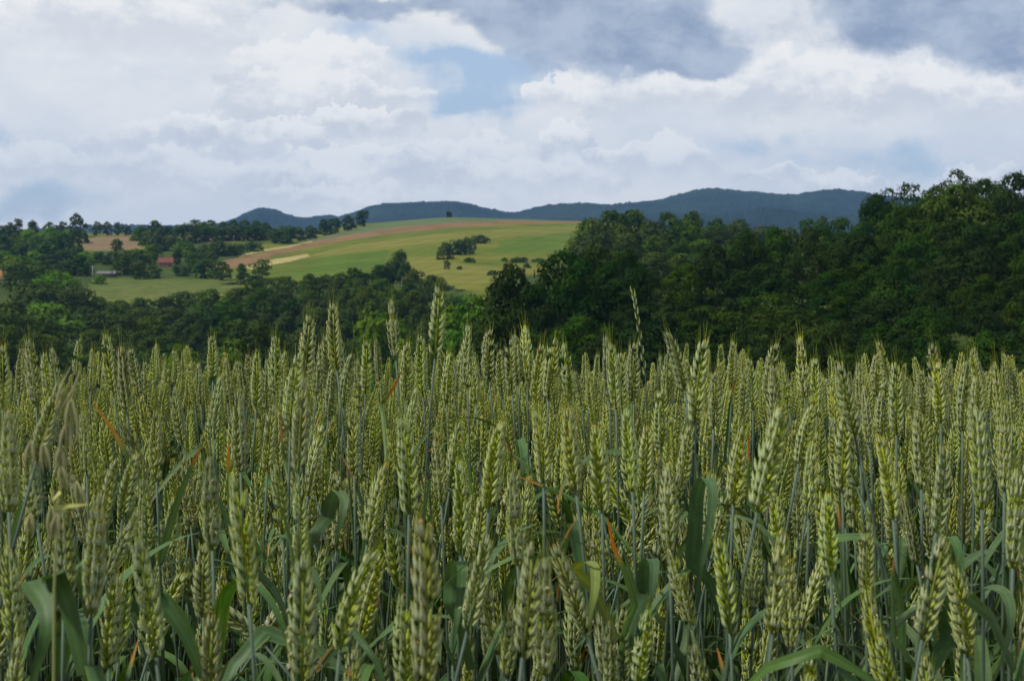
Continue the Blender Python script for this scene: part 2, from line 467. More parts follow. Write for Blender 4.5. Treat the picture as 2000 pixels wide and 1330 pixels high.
gm = {
    'hillside': ground_mat('hillside_grass', [(.088, .116, .013), (.142, .142, .022), (.058, .088, .010)], .018, (.035, R(12), .10)),
    'ploughed_field': ground_mat('ploughed_soil', [(.165, .098, .046), (.195, .122, .060), (.130, .080, .037)], .012, (.06, R(70), .25)),
    'stubble_strip': ground_mat('dry_stubble', [(.30, .235, .095), (.35, .28, .12), (.22, .20, .08)], .03),
    'dry_path': ground_mat('dry_track', [(.28, .24, .09), (.33, .28, .12), (.18, .18, .07)], .05),
    'crop_strip': ground_mat('young_crop', [(.088, .122, .050), (.105, .132, .060), (.070, .102, .038)], .02, (.05, R(70), .2)),
    'bare_field': ground_mat('bare_soil', [(.165, .116, .062), (.19, .136, .076), (.14, .112, .052)], .02, (.08, R(50), .25)),
    'lush_grass': ground_mat('lush_grass', [(.070, .116, .012), (.095, .135, .017), (.046, .084, .009)], .03, (.035, R(12), .10)),
    'dry_grass': ground_mat('dry_grass', [(.132, .136, .024), (.165, .156, .034), (.098, .116, .017)], .03, (.035, R(12), .10)),
    'woodland_floor': ground_mat('woodland_undergrowth', [(.040, .064, .014), (.056, .080, .018), (.028, .044, .010)], .05),
    'meadow': ground_mat('meadow_grass', [(.080, .108, .022), (.112, .122, .034), (.056, .084, .016)], .03),
}
def sub_sheet(name, mask, mat):
    f = F[mask]; used, inv = np.unique(f, return_inverse=True)
    mb = MB(); mb.add(verts[used], [inv.reshape(-1, 4)], (.1, .1, .1))
    return tag(mb.build(name, mat), kind='structure')
sub_sheet('hillside', zid == 0, gm['hillside'])
for nm in ('ploughed_field', 'stubble_strip', 'dry_path', 'crop_strip', 'bare_field', 'meadow', 'lush_grass', 'dry_grass', 'woodland_floor'):
    ks = [k + 1 for k, z in enumerate(zones) if z[0] == nm]
    mk = np.isin(zid, ks)
    if mk.any(): sub_sheet(nm, mk, gm[nm])
# soil under the wheat
xs = np.linspace(-16, 16, 65); ys = np.concatenate([np.linspace(-6, 4, 31), [4.5, 5, 5.6, 6, 6.6]])
XX, YY = np.meshgrid(xs, ys, indexing='ij')
ZZ = near_z(YY) + .03 + rng.normal(0, .006, XX.shape)
ii = np.arange(XX.size).reshape(XX.shape)
mb = MB()
mb.add(np.stack([XX, YY, ZZ], -1), [np.stack([ii[:-1, :-1], ii[1:, :-1], ii[1:, 1:], ii[:-1, 1:]], -1).reshape(-1, 4)], (.1, .1, .1))
tag(mb.build('soil', ground_mat('field_soil', [(.07, .05, .03), (.09, .065, .04), (.05, .04, .025)], 3.0)), kind='structure')

# ------------------------------------------------------------------ far wooded mountains
def value_noise(x, y, seed):
    r = np.random.default_rng(seed).random((256, 256))
    xi, yi = np.floor(x).astype(int), np.floor(y).astype(int); fx, fy_ = x - xi, y - yi
    fx = fx * fx * (3 - 2 * fx); fy_ = fy_ * fy_ * (3 - 2 * fy_)
    g = lambda a, b: r[a % 256, b % 256]
    return (g(xi, yi) * (1 - fx) + g(xi + 1, yi) * fx) * (1 - fy_) + (g(xi, yi + 1) * (1 - fx) + g(xi + 1, yi + 1) * fx) * fy_
mu = np.arange(-700, 2700, 2.5)
my = np.concatenate([np.arange(2500, 4600, 22), np.arange(4600, 6500, 90)])
MU, MY = np.meshgrid(mu, my, indexing='ij'); MX = (MU - 1000) / FPX * MY
def ridge(prof, Y0, wf, wb):
    py = np.interp(MU, [p[0] for p in prof], [p[1] for p in prof])
    # soften the corners of the traced crest line
    z = np.vectorize(lambda q: atY(1000, q, Y0).z)(py[:, 0])
    ker = np.hanning(27); ker /= ker.sum()
    z = np.convolve(np.pad(z, 13, 'edge'), ker, 'valid')[:, None]
    d = np.where(MY < Y0, (Y0 - MY) / wf, (MY - Y0) / wb)
    return np.where(z > 0, 1, 0) * z * np.exp(-(d ** 2) * 1.3)
main = [(-700, 455), (100, 448), (180, 441), (240, 439), (330, 440), (440, 437), (470, 424), (500, 409), (522, 407), (545, 412), (575, 424), (600, 426), (630, 420), (650, 421), (672, 422), (700, 410), (740, 398), (790, 397),
        (830, 397), (870, 393), (900, 394), (940, 404), (985, 414), (1010, 415), (1045, 405), (1090, 397.5), (1130, 397), (1190, 402), (1230, 396), (1290, 390), (1330, 377), (1380, 366), (1440, 371), (1500, 378), (1545, 381),
        (1590, 372), (1630, 369), (1690, 376), (1760, 386), (1900, 400), (2100, 412), (2700, 430)]
front = [(-700, 466), (420, 462), (520, 452), (620, 452), (800, 440), (1000, 436), (1180, 428), (1300, 414), (1420, 410), (1480, 405), (1560, 410), (1640, 414), (1720, 420), (1900, 432), (2700, 450)]
MZ = np.maximum(ridge(main, 4300, 900, 1200), ridge(front, 3300, 600, 600))
relief_ = (value_noise(MX / 260, MY / 420, 3) - .5) * 34 + (value_noise(MX / 90, MY / 150, 4) - .5) * 12
MZ = MZ + relief_ * np.clip(MZ / 60, 0, 1) * np.clip(np.abs(MY - 4300) / 500, 0, 1) - 8
MZ += (rng.random(MZ.shape) ** 2 * 5 + value_noise(MX / 18, MY / 60, 9) * 7) * np.clip(MZ / 20, 0, 1)
mb = MB(); ii = np.arange(MU.size).reshape(MU.shape)
mb.add(np.stack([MX, MY, MZ], -1), [np.stack([ii[:-1, :-1], ii[1:, :-1], ii[1:, 1:], ii[:-1, 1:]], -1).reshape(-1, 4)], (.1, .1, .1))
m = new_mat('far_forest')
g = geopos()
a = noise(g, .0035, 6, .6); b = noise(g, .03, 5, .7)
q = mix(sstep(a, .4, .62), (.010, .021, .018), (.018, .031, .020))
q = hsv(q, .5, 1.0, (b - .5) * 1.6 + 1.0)
p = principled(q, .95, .05); bump(p, b, .8, 12); finish(p.outputs[0])
tag(mb.build('mountains', m), kind='structure')

# ------------------------------------------------------------------ trees
def rand_unit(r, n):
    v = r.normal(size=(n, 3)); return v / np.linalg.norm(v, axis=1)[:, None]

def crown_mesh(name, seed, n, leaf, nlobes=14, base=.22, spread=.74, lobe=(.15, .25), sparse=0.0, shape=1.0, round_=False):
    """unit tree: height 1, crown half width 0.5; leaf-clump cards through the volume of many lobes"""
    r = np.random.default_rng(seed)
    cs, rs = [], []
    for i in range(nlobes):
        h = base + (1 - base) * (i + .5) / nlobes
        q = (h - base) / (1 - base)
        env = .5 * (math.sin(math.pi * min(1, q * .82 + .16)) ** .6) * shape
        a = i * 2.4 + r.random() * 1.2
        rad = env * spread * (.35 + .65 * r.random()) * (1 if q < .85 else .4)
        lr = r.uniform(*lobe) * (1 if q < .8 else .75)
        cs.append((math.cos(a) * rad, math.sin(a) * rad, min(h, 1 - lr * .85)))
        rs.append(lr)
    if round_: cs = [(a * 1.15, b * 1.15, .12 + .5 * c) for a, b, c in cs]
    cs.append((0, 0, base + (1 - base) * .5)); rs.append(.26)
    cs, rs = np.array(cs), np.array(rs)
    pr = rs ** 2 / (rs ** 2).sum()
    k = r.choice(len(rs), int(n * 1.7), p=pr)
    d = rand_unit(r, len(k)); d[:, 2] = np.where(d[:, 2] < -.35, -d[:, 2], d[:, 2])
    rr = rs[k] * r.uniform(.62, 1.08, len(k)) * (1 + .18 * np.sin(d[:, 0] * 7 + k) * np.sin(d[:, 1] * 6 + k * 2) + .1 * np.sin(d[:, 2] * 11 + k))
    p = cs[k] + d * rr[:, None] * np.array([1, 1, .85])
    dist = np.linalg.norm(p[:, None, :] - cs[None], axis=2) / rs[None]
    dist[np.arange(len(k)), k] = 9
    keep = dist.min(1) > .72
    if sparse: keep &= r.random(len(k)) > sparse
    k, d, p = k[keep][:n], d[keep][:n], p[keep][:n]
    n = len(p)
    zlo = np.percentile(p[:, 2], 2) + .02 if round_ else 0.0
    fz = 1 / (np.percentile(p[:, 2], 99.3) - zlo); fx = .5 / np.percentile(np.abs(p[:, :2]), 96)
    sc_ = np.array([fx, fx, fz]); off_ = np.array([0, 0, zlo])
    p = (p - off_) * sc_; cs = (cs - off_) * sc_
    nrm = d * 1.0 + rand_unit(r, n) * .38 + np.array([0, 0, .25]); nrm /= np.linalg.norm(nrm, axis=1)[:, None]
    t1 = np.cross(nrm, rand_unit(r, n)); t1 /= np.linalg.norm(t1, axis=1)[:, None]; t2 = np.cross(nrm, t1)
    sz = leaf * 1.3 * r.uniform(.55, 1.35, n)[:, None]
    asp = r.uniform(.5, .9, n)[:, None]
    bend = nrm * sz * r.uniform(-.25, .1, n)[:, None]
    v = np.stack([p - t1 * sz, p - t2 * sz * asp + bend, p + t1 * sz, p + t2 * sz * asp + bend], 1).reshape(-1, 3)
    f = np.arange(n * 4).reshape(-1, 4)
    lt = r.uniform(.74, 1.26, len(rs))[k] * r.uniform(.86, 1.14, n)
    warm = r.uniform(-.5, 1.0, len(rs))[k]
    c = np.stack([.040 * (1 + .4 * warm), .074 * (1 + .12 * warm), .009 * (1 - .1 * warm)], 1) * lt[:, None]
    mb = MB(); mb.add(v, [f], np.repeat(c, 4, 0))
    return mb.mesh(name, M_crown, False), cs, rs

def trunk_mesh(name, cs, seed, base=.3, r0=.022):
    r = random.Random(seed); mb = MB()
    pts = [(r.uniform(-.01, .01) * i, r.uniform(-.01, .01) * i, -.03 + i * .2) for i in range(5)]
    tube(mb, pts, [r0 * 1.35, r0, r0 * .8, r0 * .55, r0 * .3], (.1, .1, .1), 7)
    for c in list(cs)[:9]:
        z0 = max(.15, c[2] - .28)
        a = Vector((0, 0, z0)); b = Vector(c)
        tube(mb, [a, a.lerp(b, .5) + Vector((0, 0, -.03)), b], [r0 * .5, r0 * .33, r0 * .12], (.1, .1, .1), 5)
    return mb.mesh(name, M_bark, True)

KINDS = {}
def kind(name, count, **kw):
    tr = kw.pop('r0', .022)
    out = []
    for i in range(count):
        me, cs, rs = crown_mesh('crown', hash_(name) + i * 13, **kw)
        out.append((me, trunk_mesh('trunk', cs, i, r0=tr)))
    KINDS[name] = out
def hash_(s): return sum(ord(ch) * (i + 3) for i, ch in enumerate(s))
kind('near', 7, n=6500, leaf=.0165, nlobes=24, base=.12, lobe=(.10, .17))
kind('feathery', 3, n=3200, leaf=.015, nlobes=16, base=.2, lobe=(.09, .15), sparse=.15)
kind('mid', 6, n=2600, leaf=.026, nlobes=14, base=.1, lobe=(.14, .24))
kind('far', 6, n=1100, leaf=.04, nlobes=11, base=.1, lobe=(.16, .26))
kind('airy', 5, n=560, leaf=.048, nlobes=12, base=.16, lobe=(.12, .2), spread=.8, sparse=.1, r0=.024)
kind('bush', 4, n=900, leaf=.05, nlobes=10, base=.0, lobe=(.22, .32), spread=.85, round_=True, r0=.012)

# tinted copies of the foliage colour: trees differ in species; the near wood's cloud shade is painted in
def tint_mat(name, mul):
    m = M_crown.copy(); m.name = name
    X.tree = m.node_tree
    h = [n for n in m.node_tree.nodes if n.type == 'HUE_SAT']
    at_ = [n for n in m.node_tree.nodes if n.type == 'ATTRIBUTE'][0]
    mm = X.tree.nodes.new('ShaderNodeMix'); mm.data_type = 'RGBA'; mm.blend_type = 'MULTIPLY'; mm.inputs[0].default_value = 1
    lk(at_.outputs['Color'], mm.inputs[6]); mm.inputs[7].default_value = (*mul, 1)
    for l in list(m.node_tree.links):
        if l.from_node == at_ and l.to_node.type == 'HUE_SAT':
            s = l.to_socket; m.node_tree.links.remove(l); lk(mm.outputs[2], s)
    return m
TINT = {'cloud_shade': tint_mat('cloud_shaded_foliage', (.36, .47, .30)), 'dark': tint_mat('dark_foliage', (.56, .68, .46)), 'green': M_crown, 'bright': tint_mat('bright_foliage', (1.6, 1.8, .8)),
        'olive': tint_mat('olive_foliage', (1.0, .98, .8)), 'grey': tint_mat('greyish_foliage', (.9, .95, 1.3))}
TREES = []
rt = random.Random(11)
def tree(px, top, w, Y, kd='mid', tint='green', label=None, cat='tree', name='broadleaf_tree', group=None, look=None, ground=None):
    """a tree whose crown top shows at (px, top), w pixels wide, standing at distance Y"""
    if ground is None:
        r = ray(px, top); x = r.x * Y / r.y
        z0 = H(x, Y)
    else: x, Y, z0 = ground
    zt = atY(px, top, Y).z
    h = zt - z0
    wd = w * Y / FPX * {'bush': 1.0, 'airy': 1.05}.get(kd, .98)
    me, tk = KINDS[kd][rt.randrange(len(KINDS[kd]))]
    if kd not in ('bush',):
        if h < wd * 1.02: h = wd * 1.02; z0 = zt - h        # rounded crown, its foot sunk in the undergrowth
        if h > wd * 1.75: wd = h / 1.75
    elif h < wd * .45: h = wd * .45; z0 = zt - h
    e = empty(name, (x, Y, z0), label, cat, group)
    e.rotation_euler = (0, 0, rt.uniform(0, 6.28))
    c = put('crown', me, e)
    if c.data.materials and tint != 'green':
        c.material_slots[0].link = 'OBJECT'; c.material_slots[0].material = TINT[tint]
    put('trunk', tk, e)
    e.scale = (wd, wd, h)
    TREES.append(dict(o=e, px=px, py=top + w * .4, lm=None, look=look or {'dark': 'dark', 'cloud_shade': 'very dark', 'green': 'green', 'bright': 'bright green', 'olive': 'yellowish green', 'grey': 'greyish green'}[tint], group=group, cat=cat, label=label, tint=tint))
    return e
G_NEAR, G_MID, G_VAL, G_HEDGE, G_RIDGE, G_HILL = ('trees of the dark near wood', 'trees of the wood behind the near wood', 'trees of the valley wood',
    'trees and hedges below the ridge', 'trees along the ridge', 'bushes on the grassy hillside')
def hill(px, top, base, w, kd, tint, label, cat='bush', name='hillside_bush', group=G_HILL):
    g = ground_at(px, base, 380)
    return tree(px, top, w, g.y, kd, tint, label, cat, name, group, ground=(g.x, g.y, g.z - (base - top) * g.y / FPX * .22))
# --- bushes of the hillside
hill(878, 413, 425, 11, 'bush', 'dark', 'tiny dark bush standing alone on the crest of the hill', name='lone_bush')
hill(868, 474, 507, 33, 'bush', 'green', 'rounded green bush at the near end of the dark thicket on the hillside')
hill(897, 468, 498, 36, 'bush', 'grey', 'middle dark bush of the thicket on the hillside')
hill(915, 464, 496, 26, 'bush', 'grey', 'dark bush of the thicket next to its flat far end')
hill(938, 459, 476, 34, 'bush', 'grey', 'flat dark bush at the far end of the hillside thicket')
hill(782, 488, 532, 30, 'bush', 'green', 'green tree at the top of the tongue of scrub on the hillside', 'tree', 'hillside_tree')
hill(772, 508, 548, 40, 'bush', 'grey', 'greyish scrub below the single green hillside tree')
hill(795, 512, 550, 36, 'bush', 'green', 'green scrub bush beside the greyish scrub on the hillside')
hill(916, 503, 513, 20, 'bush', 'dark', 'low dark bush below the hillside thicket')
hill(873, 508, 527, 10, 'airy', 'grey', 'thin sapling below the rounded bush of the hillside thicket', 'sapling', 'sapling')
hill(897, 520, 527, 11, 'bush', 'dark', 'very small round bush low on the hillside')
hill(985, 503, 512, 12, 'bush', 'green', 'small bush at the start of the hillside hedge line')
hill(1012, 502, 513, 34, 'bush', 'green', 'longest low bush of the hillside hedge line')
hill(1052, 504, 513, 26, 'bush', 'green', 'low bush of the hedge line beside the longest one')
hill(1074, 505, 513, 24, 'bush', 'green', 'last low bush of the hedge line by the near wood')
hill(1030, 514, 524, 14, 'bush', 'green', 'small green bush below the hillside hedge line')
hill(960, 528, 538, 20, 'bush', 'green', 'low green bush near the foot of the hillside')
# --- trees along the ridge
for px, top, base, w, kd, t_, lb in [
    (12, 440, 462, 24, 'airy', 'olive', 'loose yellowish tree at the open end of the ridge row'),
    (34, 427, 462, 26, 'airy', 'olive', 'loose olive tree just before the round dark one on the ridge'),
    (65, 431, 460, 22, 'bush', 'dark', 'round dark tree on the ridge between two loose ones'),
    (98, 434, 462, 26, 'airy', 'olive', 'pale loose tree after the round dark one on the ridge'),
    (122, 433, 462, 24, 'airy', 'olive', 'pale thin tree next to the tallest ridge tree'),
    (150, 417, 460, 34, 'airy', 'grey', 'tallest and thinnest tree of the ridge row'),
    (189, 433, 458, 20, 'airy', 'green', 'first tree of the gappy row above the bare field'),
    (209, 433, 458, 24, 'airy', 'green', 'second tree of the gappy row above the bare field'),
    (231, 434, 458, 20, 'airy', 'green', 'third tree of the gappy row above the bare field'),
    (250, 441, 458, 17, 'airy', 'green', 'short tree closing the gappy row above the bare field'),
    (282, 440, 458, 22, 'airy', 'green', 'small tree touching the full dark one on the ridge'),
    (303, 431, 457, 27, 'far', 'dark', 'full dark tree standing out between gaps on the ridge'),
    (346, 441, 457, 20, 'airy', 'green', 'single small tree in the widest gap of the ridge row'),
    (386, 429, 458, 28, 'far', 'dark', 'first tree of the dense ridge clump above the second bare field'),
    (410, 430, 457, 27, 'far', 'dark', 'second tree of the dense ridge clump'),
    (436, 433, 457, 24, 'far', 'dark', 'third and slightly lower tree of the dense ridge clump'),
    (456, 430, 456, 24, 'far', 'dark', 'fourth tree of the dense ridge clump'),
    (478, 429, 456, 26, 'far', 'dark', 'fifth tree of the dense ridge clump, before the far cone hill'),
    (500, 431, 456, 22, 'far', 'dark', 'sixth tree of the dense ridge clump, under the far cone hill'),
    (519, 435, 456, 20, 'far', 'dark', 'last tree of the dense ridge clump'),
    (540, 448, 470, 28, 'far', 'green', 'low tree starting the rising hedge beside the hill crops'),
    (562, 447, 470, 28, 'far', 'dark', 'second low tree of the rising hedge'),
    (585, 444, 468, 26, 'far', 'green', 'third low tree of the rising hedge'),
    (606, 441, 464, 26, 'far', 'dark', 'middle tree of the rising hedge'),
    (632, 429, 458, 32, 'far', 'dark', 'broad tree of the rising hedge, third from its top'),
    (655, 427, 454, 30, 'far', 'dark', 'broad tree of the rising hedge, fourth from its top'),
    (680, 421, 448, 26, 'far', 'dark', 'second highest tree of the rising hedge'),
    (707, 411, 440, 24, 'far', 'dark', 'topmost dark tree of the hedge on the hill edge')]:
    g_ = ground_at(px, base + 3, 700)
    tree(px, top, w, g_.y, kd, t_, lb, group=G_RIDGE, ground=(g_.x, g_.y, g_.z - .9))
# --- single trees and hedges between ridge and meadow
for px, top, base, w, kd, t_, lb in [
    (228, 467, 492, 26, 'far', 'green', 'green tree standing against the bare field above the shed'),
    (155, 473, 492, 15, 'far', 'dark', 'small dark tree at the edge of the bare field'),
    (355, 472, 498, 30, 'far', 'bright', 'brighter green tree above the red roof'),
    (345, 488, 518, 20, 'far', 'dark', 'dark tree touching the red roof'),
    (300, 492, 520, 22, 'far', 'green', 'green tree on the other side of the red roof'),
    (435, 510, 548, 36, 'far', 'green', 'dark green tree at the foot of the ploughed strip'),
    (472, 515, 549, 24, 'far', 'dark', 'narrow dark tree beside the stubble strip'),
    (512, 507, 547, 36, 'airy', 'green', 'loose round tree in front of the stubble strip'),
    (196, 536, 556, 28, 'far', 'bright', 'bright bush beside the grey shed'),
    (268, 512, 546, 30, 'far', 'olive', 'yellowish tree beyond the grey shed'),
    (155, 498, 540, 40, 'far', 'dark', 'dark tree just behind the utility pole'),
    (106, 530, 600, 84, 'mid', 'bright', 'bright rounded tree at the end of the meadow'),
    (40, 500, 570, 90, 'mid', 'bright', 'bright green tree over the orange roof'),
    (85, 555, 640, 130, 'mid', 'olive', 'broad olive tree below the bright rounded one'),
    (95, 592, 690, 160, 'mid', 'bright', 'largest bright green crown low in the valley'),
    (20, 590, 700, 120, 'mid', 'green', 'green crown beside the largest bright one'),
    (150, 560, 640, 70, 'mid', 'green', 'green tree by the corner of the meadow'),
    (95, 655, 740, 75, 'mid', 'green', 'low dark crown under the largest bright one')]:
    g_ = ground_at(px, base, 220)
    tree(px, top, w, g_.y, kd, t_, lb, group=G_HEDGE, ground=(g_.x, g_.y, g_.z - .4))
px = 452
while px < 775:                                            # hedge at the foot of the hill
    g_ = ground_at(px, np.interp(px, [450, 540, 640, 775], [556, 558, 552, 540]), 400)
    w = rt.uniform(30, 46)
    tree(px, np.interp(px, [450, 500, 560, 640, 775], [544, 536, 546, 542, 528]) + rt.uniform(-5, 8), w, g_.y, rt.choice(['far', 'bush', 'mid']), rt.choice(['dark', 'green', 'green']), group=G_HEDGE, ground=(g_.x, g_.y, g_.z - .5))
    px += w * rt.uniform(.6, .8)
# scattered hedge trees between ridge and meadow (kept off the fields and roofs)
keep_off = [[(150, 489), (165, 462), (265, 462), (280, 487)], [(350, 472), (365, 457), (520, 457), (522, 468)], [(180, 585), (180, 545), (480, 545), (470, 585)],
            [(300, 520), (300, 495), (350, 495), (350, 522)], [(180, 545), (180, 520), (240, 520), (240, 545)], [(392, 525), (440, 505), (620, 460), (1200, 400), (1200, 560), (700, 530), (540, 530), (480, 522)]]
def off(px, py, m=0):
    a, b = np.array([float(px)]), np.array([float(py)])
    return not any(inpoly(a, b, p)[0] for p in keep_off)
placed = []
def spaced(px, py, d):
    if any((px - a) ** 2 + ((py - b) * 1.6) ** 2 < d * d for a, b in placed): return False
    placed.append((px, py)); return True
n = 0
for _ in range(3000):
    px = rt.uniform(-60, 560); base = rt.uniform(468, 545)
    w = rt.uniform(31, 50); top = base - w * rt.uniform(.60, .80)
    if not (off(px, base) and off(px, top) and off(px - w * .5, (top + base) / 2) and off(px + w * .5, (top + base) / 2) and off(px - w * .45, top + 6) and off(px + w * .45, top + 6)): continue
    if not spaced(px, base, 22): continue
    g_ = ground_at(px, base, 400)
    bsh = n % 2
    tree(px, top, w, g_.y, 'bush' if bsh else 'far', rt.choice(['dark', 'green', 'green', 'olive', 'olive', 'bright' if px < 200 else 'green']), group=G_HEDGE, ground=(g_.x, g_.y, g_.z - .8), **(dict(cat='bush', name='hedge_bush') if bsh else {}))
    n += 1
    if n > 96: break
# valley wood: rows of crowns stepping down towards the viewer
vtop = [(-60, 520), (60, 560), (140, 574), (190, 580), (330, 580), (420, 568), (470, 556), (520, 552), (600, 545), (640, 535), (700, 530), (760, 520), (800, 530), (850, 545), (900, 568), (960, 585)]
n = 0
placed = []
for row, (dy, Y) in enumerate([(0, 430), (18, 400), (40, 370), (66, 335), (96, 300), (126, 268)]):
    px = -60 + (row % 2) * 20
    while px < 960:
        w = rt.uniform(44, 70) * (1 + row * .06)
        top = np.interp(px, [a for a, b in vtop], [b for a, b in vtop]) + dy + rt.uniform(-8, 8)
        if top < 705 and not (px < 150 and row < 4):
            t_ = rt.choice(['dark', 'green', 'green', 'green', 'olive']) if row < 5 else rt.choice(['dark', 'green', 'olive', 'bright'])
            tree(px, top, w, Y + rt.uniform(-10, 10), 'mid', t_, group=G_VAL); n += 1
        px += w * rt.uniform(.72, .9)
# bright single trees in front of the valley wood
for px, top, w, Y, t_, lb in [(925, 580, 78, 205, 'bright', 'bright green tree at the edge of the near wood under the grassy hill'), (745, 610, 80, 225, 'bright', 'bright green tree low in the valley behind the flowering tall ears'),
                              (880, 600, 60, 210, 'green', 'green tree beside the bright one under the hill'), (500, 630, 70, 225, 'olive', 'olive tree low in the valley wood'),
                              (355, 675, 60, 215, 'bright', 'yellow green bush just above the ears'), (460, 665, 60, 220, 'bright', 'bright bush low in front of the valley wood')]:
    tree(px, top, w, Y, 'mid', t_, lb, group=G_VAL)
# wood in the middle distance
mtop = [(1140, 432), (1155, 420), (1200, 412), (1260, 411), (1310, 422), (1340, 412), (1400, 428), (1450, 426), (1490, 440), (1530, 450), (1600, 448), (1680, 440)]
for row, (dy, Y) in enumerate([(0, 420), (24, 385), (52, 350), (82, 315)]):
    px = 1150 + (row % 2) * 18
    while px < (1480 if row else 1500):
        w = rt.uniform(56, 82)
        top = np.interp(px, [a for a, b in mtop], [b for a, b in mtop]) + dy + rt.uniform(-5, 6)
        t_ = rt.choice(['green', 'dark', 'green', 'grey', 'grey'])
        if row == 0 and 1310 < px < 1380: t_ = 'olive'
        tree(px, top, w, Y + rt.uniform(-8, 8), 'mid', t_, group=G_MID)
        px += w * rt.uniform(.66, .85)
tree(1582, 428, 34, 520, 'far', 'dark', 'narrow dark tree showing over the near wood before the far hills', group=G_MID)
tree(1608, 424, 26, 520, 'far', 'dark', 'pointed dark tree beside the narrow one over the near wood', group=G_MID)
tree(1540, 446, 60, 480, 'far', 'olive', 'pale green tree in the dip of the wood skyline', group=G_MID)
# near wood: skyline trees first
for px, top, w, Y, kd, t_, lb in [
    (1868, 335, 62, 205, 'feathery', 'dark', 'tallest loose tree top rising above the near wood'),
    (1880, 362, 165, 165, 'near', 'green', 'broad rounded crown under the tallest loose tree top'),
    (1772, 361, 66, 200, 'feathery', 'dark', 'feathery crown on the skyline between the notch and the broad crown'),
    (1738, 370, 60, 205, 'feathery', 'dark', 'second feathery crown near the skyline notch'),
    (1712, 384, 80, 200, 'near', 'cloud_shade', 'dark crown where the near wood steps down to the far hills'),
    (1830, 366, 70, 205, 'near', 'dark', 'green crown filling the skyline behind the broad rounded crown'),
    (1925, 352, 90, 200, 'near', 'cloud_shade', 'dark crown on the skyline after the tallest tree top'),
    (1985, 340, 120, 190, 'near', 'cloud_shade', 'tall black green crown cut by the edge of the view'),
    (1950, 375, 110, 175, 'near', 'cloud_shade', 'black green crown below the skyline at the edge of the view'),
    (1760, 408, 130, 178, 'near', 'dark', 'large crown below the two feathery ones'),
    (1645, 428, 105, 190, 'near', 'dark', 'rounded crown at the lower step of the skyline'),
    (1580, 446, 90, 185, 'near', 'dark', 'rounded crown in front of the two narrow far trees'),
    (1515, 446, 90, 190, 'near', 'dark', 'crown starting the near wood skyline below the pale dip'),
    (1455, 458, 90, 185, 'near', 'cloud_shade', 'dark crown in front of the wood in the middle distance'),
    (1395, 480, 90, 175, 'near', 'cloud_shade', 'dark pointed crown lower on the near wood edge'),
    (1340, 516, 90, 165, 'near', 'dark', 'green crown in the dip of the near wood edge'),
    (1225, 494, 100, 165, 'near', 'cloud_shade', 'dark twin crown before the middle wood'),
    (1165, 485, 100, 170, 'near', 'cloud_shade', 'dark crown beside the grassy hillside foot'),
    (1105, 494, 90, 160, 'near', 'cloud_shade', 'dark crown overlapping the grassy hillside'),
    (1000, 521, 120, 160, 'near', 'cloud_shade', 'rounded dark crown standing apart before the hillside')]:
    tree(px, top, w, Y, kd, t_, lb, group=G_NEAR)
ntop = [(930, 595), (1000, 545), (1050, 550), (1100, 520), (1165, 512), (1230, 525), (1290, 570), (1340, 560), (1395, 530), (1455, 500), (1520, 475), (1640, 434), (1690, 420), (1730, 385), (1800, 370), (1870, 365), (1950, 350), (2080, 340)]
for row, (dy, Y) in enumerate([(36, 168), (82, 154), (132, 142), (186, 130), (244, 119), (304, 109)]):
    px = 935 + (row % 2) * 35
    while px < 2080:
        w = rt.uniform(95, 150)
        top = np.interp(px, [a for a, b in ntop], [b for a, b in ntop]) + dy * (1 if px > 1400 else .8) + rt.uniform(-14, 14)
        if top < 712 and not (px < 1000 and row < 2):
            t_ = rt.choice(['cloud_shade', 'cloud_shade', 'dark', 'cloud_shade', 'olive' if row > 3 and rt.random() < .4 else 'dark'])
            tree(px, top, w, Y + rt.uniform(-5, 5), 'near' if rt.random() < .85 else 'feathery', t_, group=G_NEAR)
        px += w * rt.uniform(.68, .9)

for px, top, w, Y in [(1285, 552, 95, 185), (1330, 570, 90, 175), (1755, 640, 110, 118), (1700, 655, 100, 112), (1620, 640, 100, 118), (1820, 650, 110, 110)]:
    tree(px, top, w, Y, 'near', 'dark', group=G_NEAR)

# ------------------------------------------------------------------ buildings and poles
M_wall = plain_mat('rendered_wall', (.42, .38, .32), .9, .1, 1.5, .2)
M_brickw = plain_mat('reddish_wall', (.34, .16, .11), .9, .1, 2.5, .3)
M_dark = plain_mat('weathered_boards', (.10, .085, .07), .9, .1, 4, .4)
M_glass = plain_mat('dark_window', (.03, .035, .04), .15, .5)
M_white = plain_mat('white_frame', (.6, .6, .58), .6)
def roof_mat(name, col):
    m = new_mat(name)
    o = objcoord()
    w = X.tree.nodes.new('ShaderNodeTexWave'); w.bands_direction = 'Y' if False else 'X'; w.inputs['Scale'].default_value = 1.6; w.inputs['Distortion'].default_value = .6
    lk(o, w.inputs['Vector'])
    nz = noise(o, 1.2, 6, .65)
    q = mix(nz, tuple(x * .6 for x in col), tuple(min(1, x * 1.35) for x in col))
    q = hsv(q, .5, 1, X(w.outputs[1]) * .3 + .85)
    p = principled(q, .85, .15); bump(p, X(w.outputs[1]), .5, .06); finish(p.outputs[0])
    return m
M_redroof = roof_mat('red_roof_tiles', (.145, .060, .044))
M_orroof = roof_mat('orange_roof_tiles', (.30, .125, .065))
M_greyroof = roof_mat('grey_roof_sheet', (.15, .145, .14))
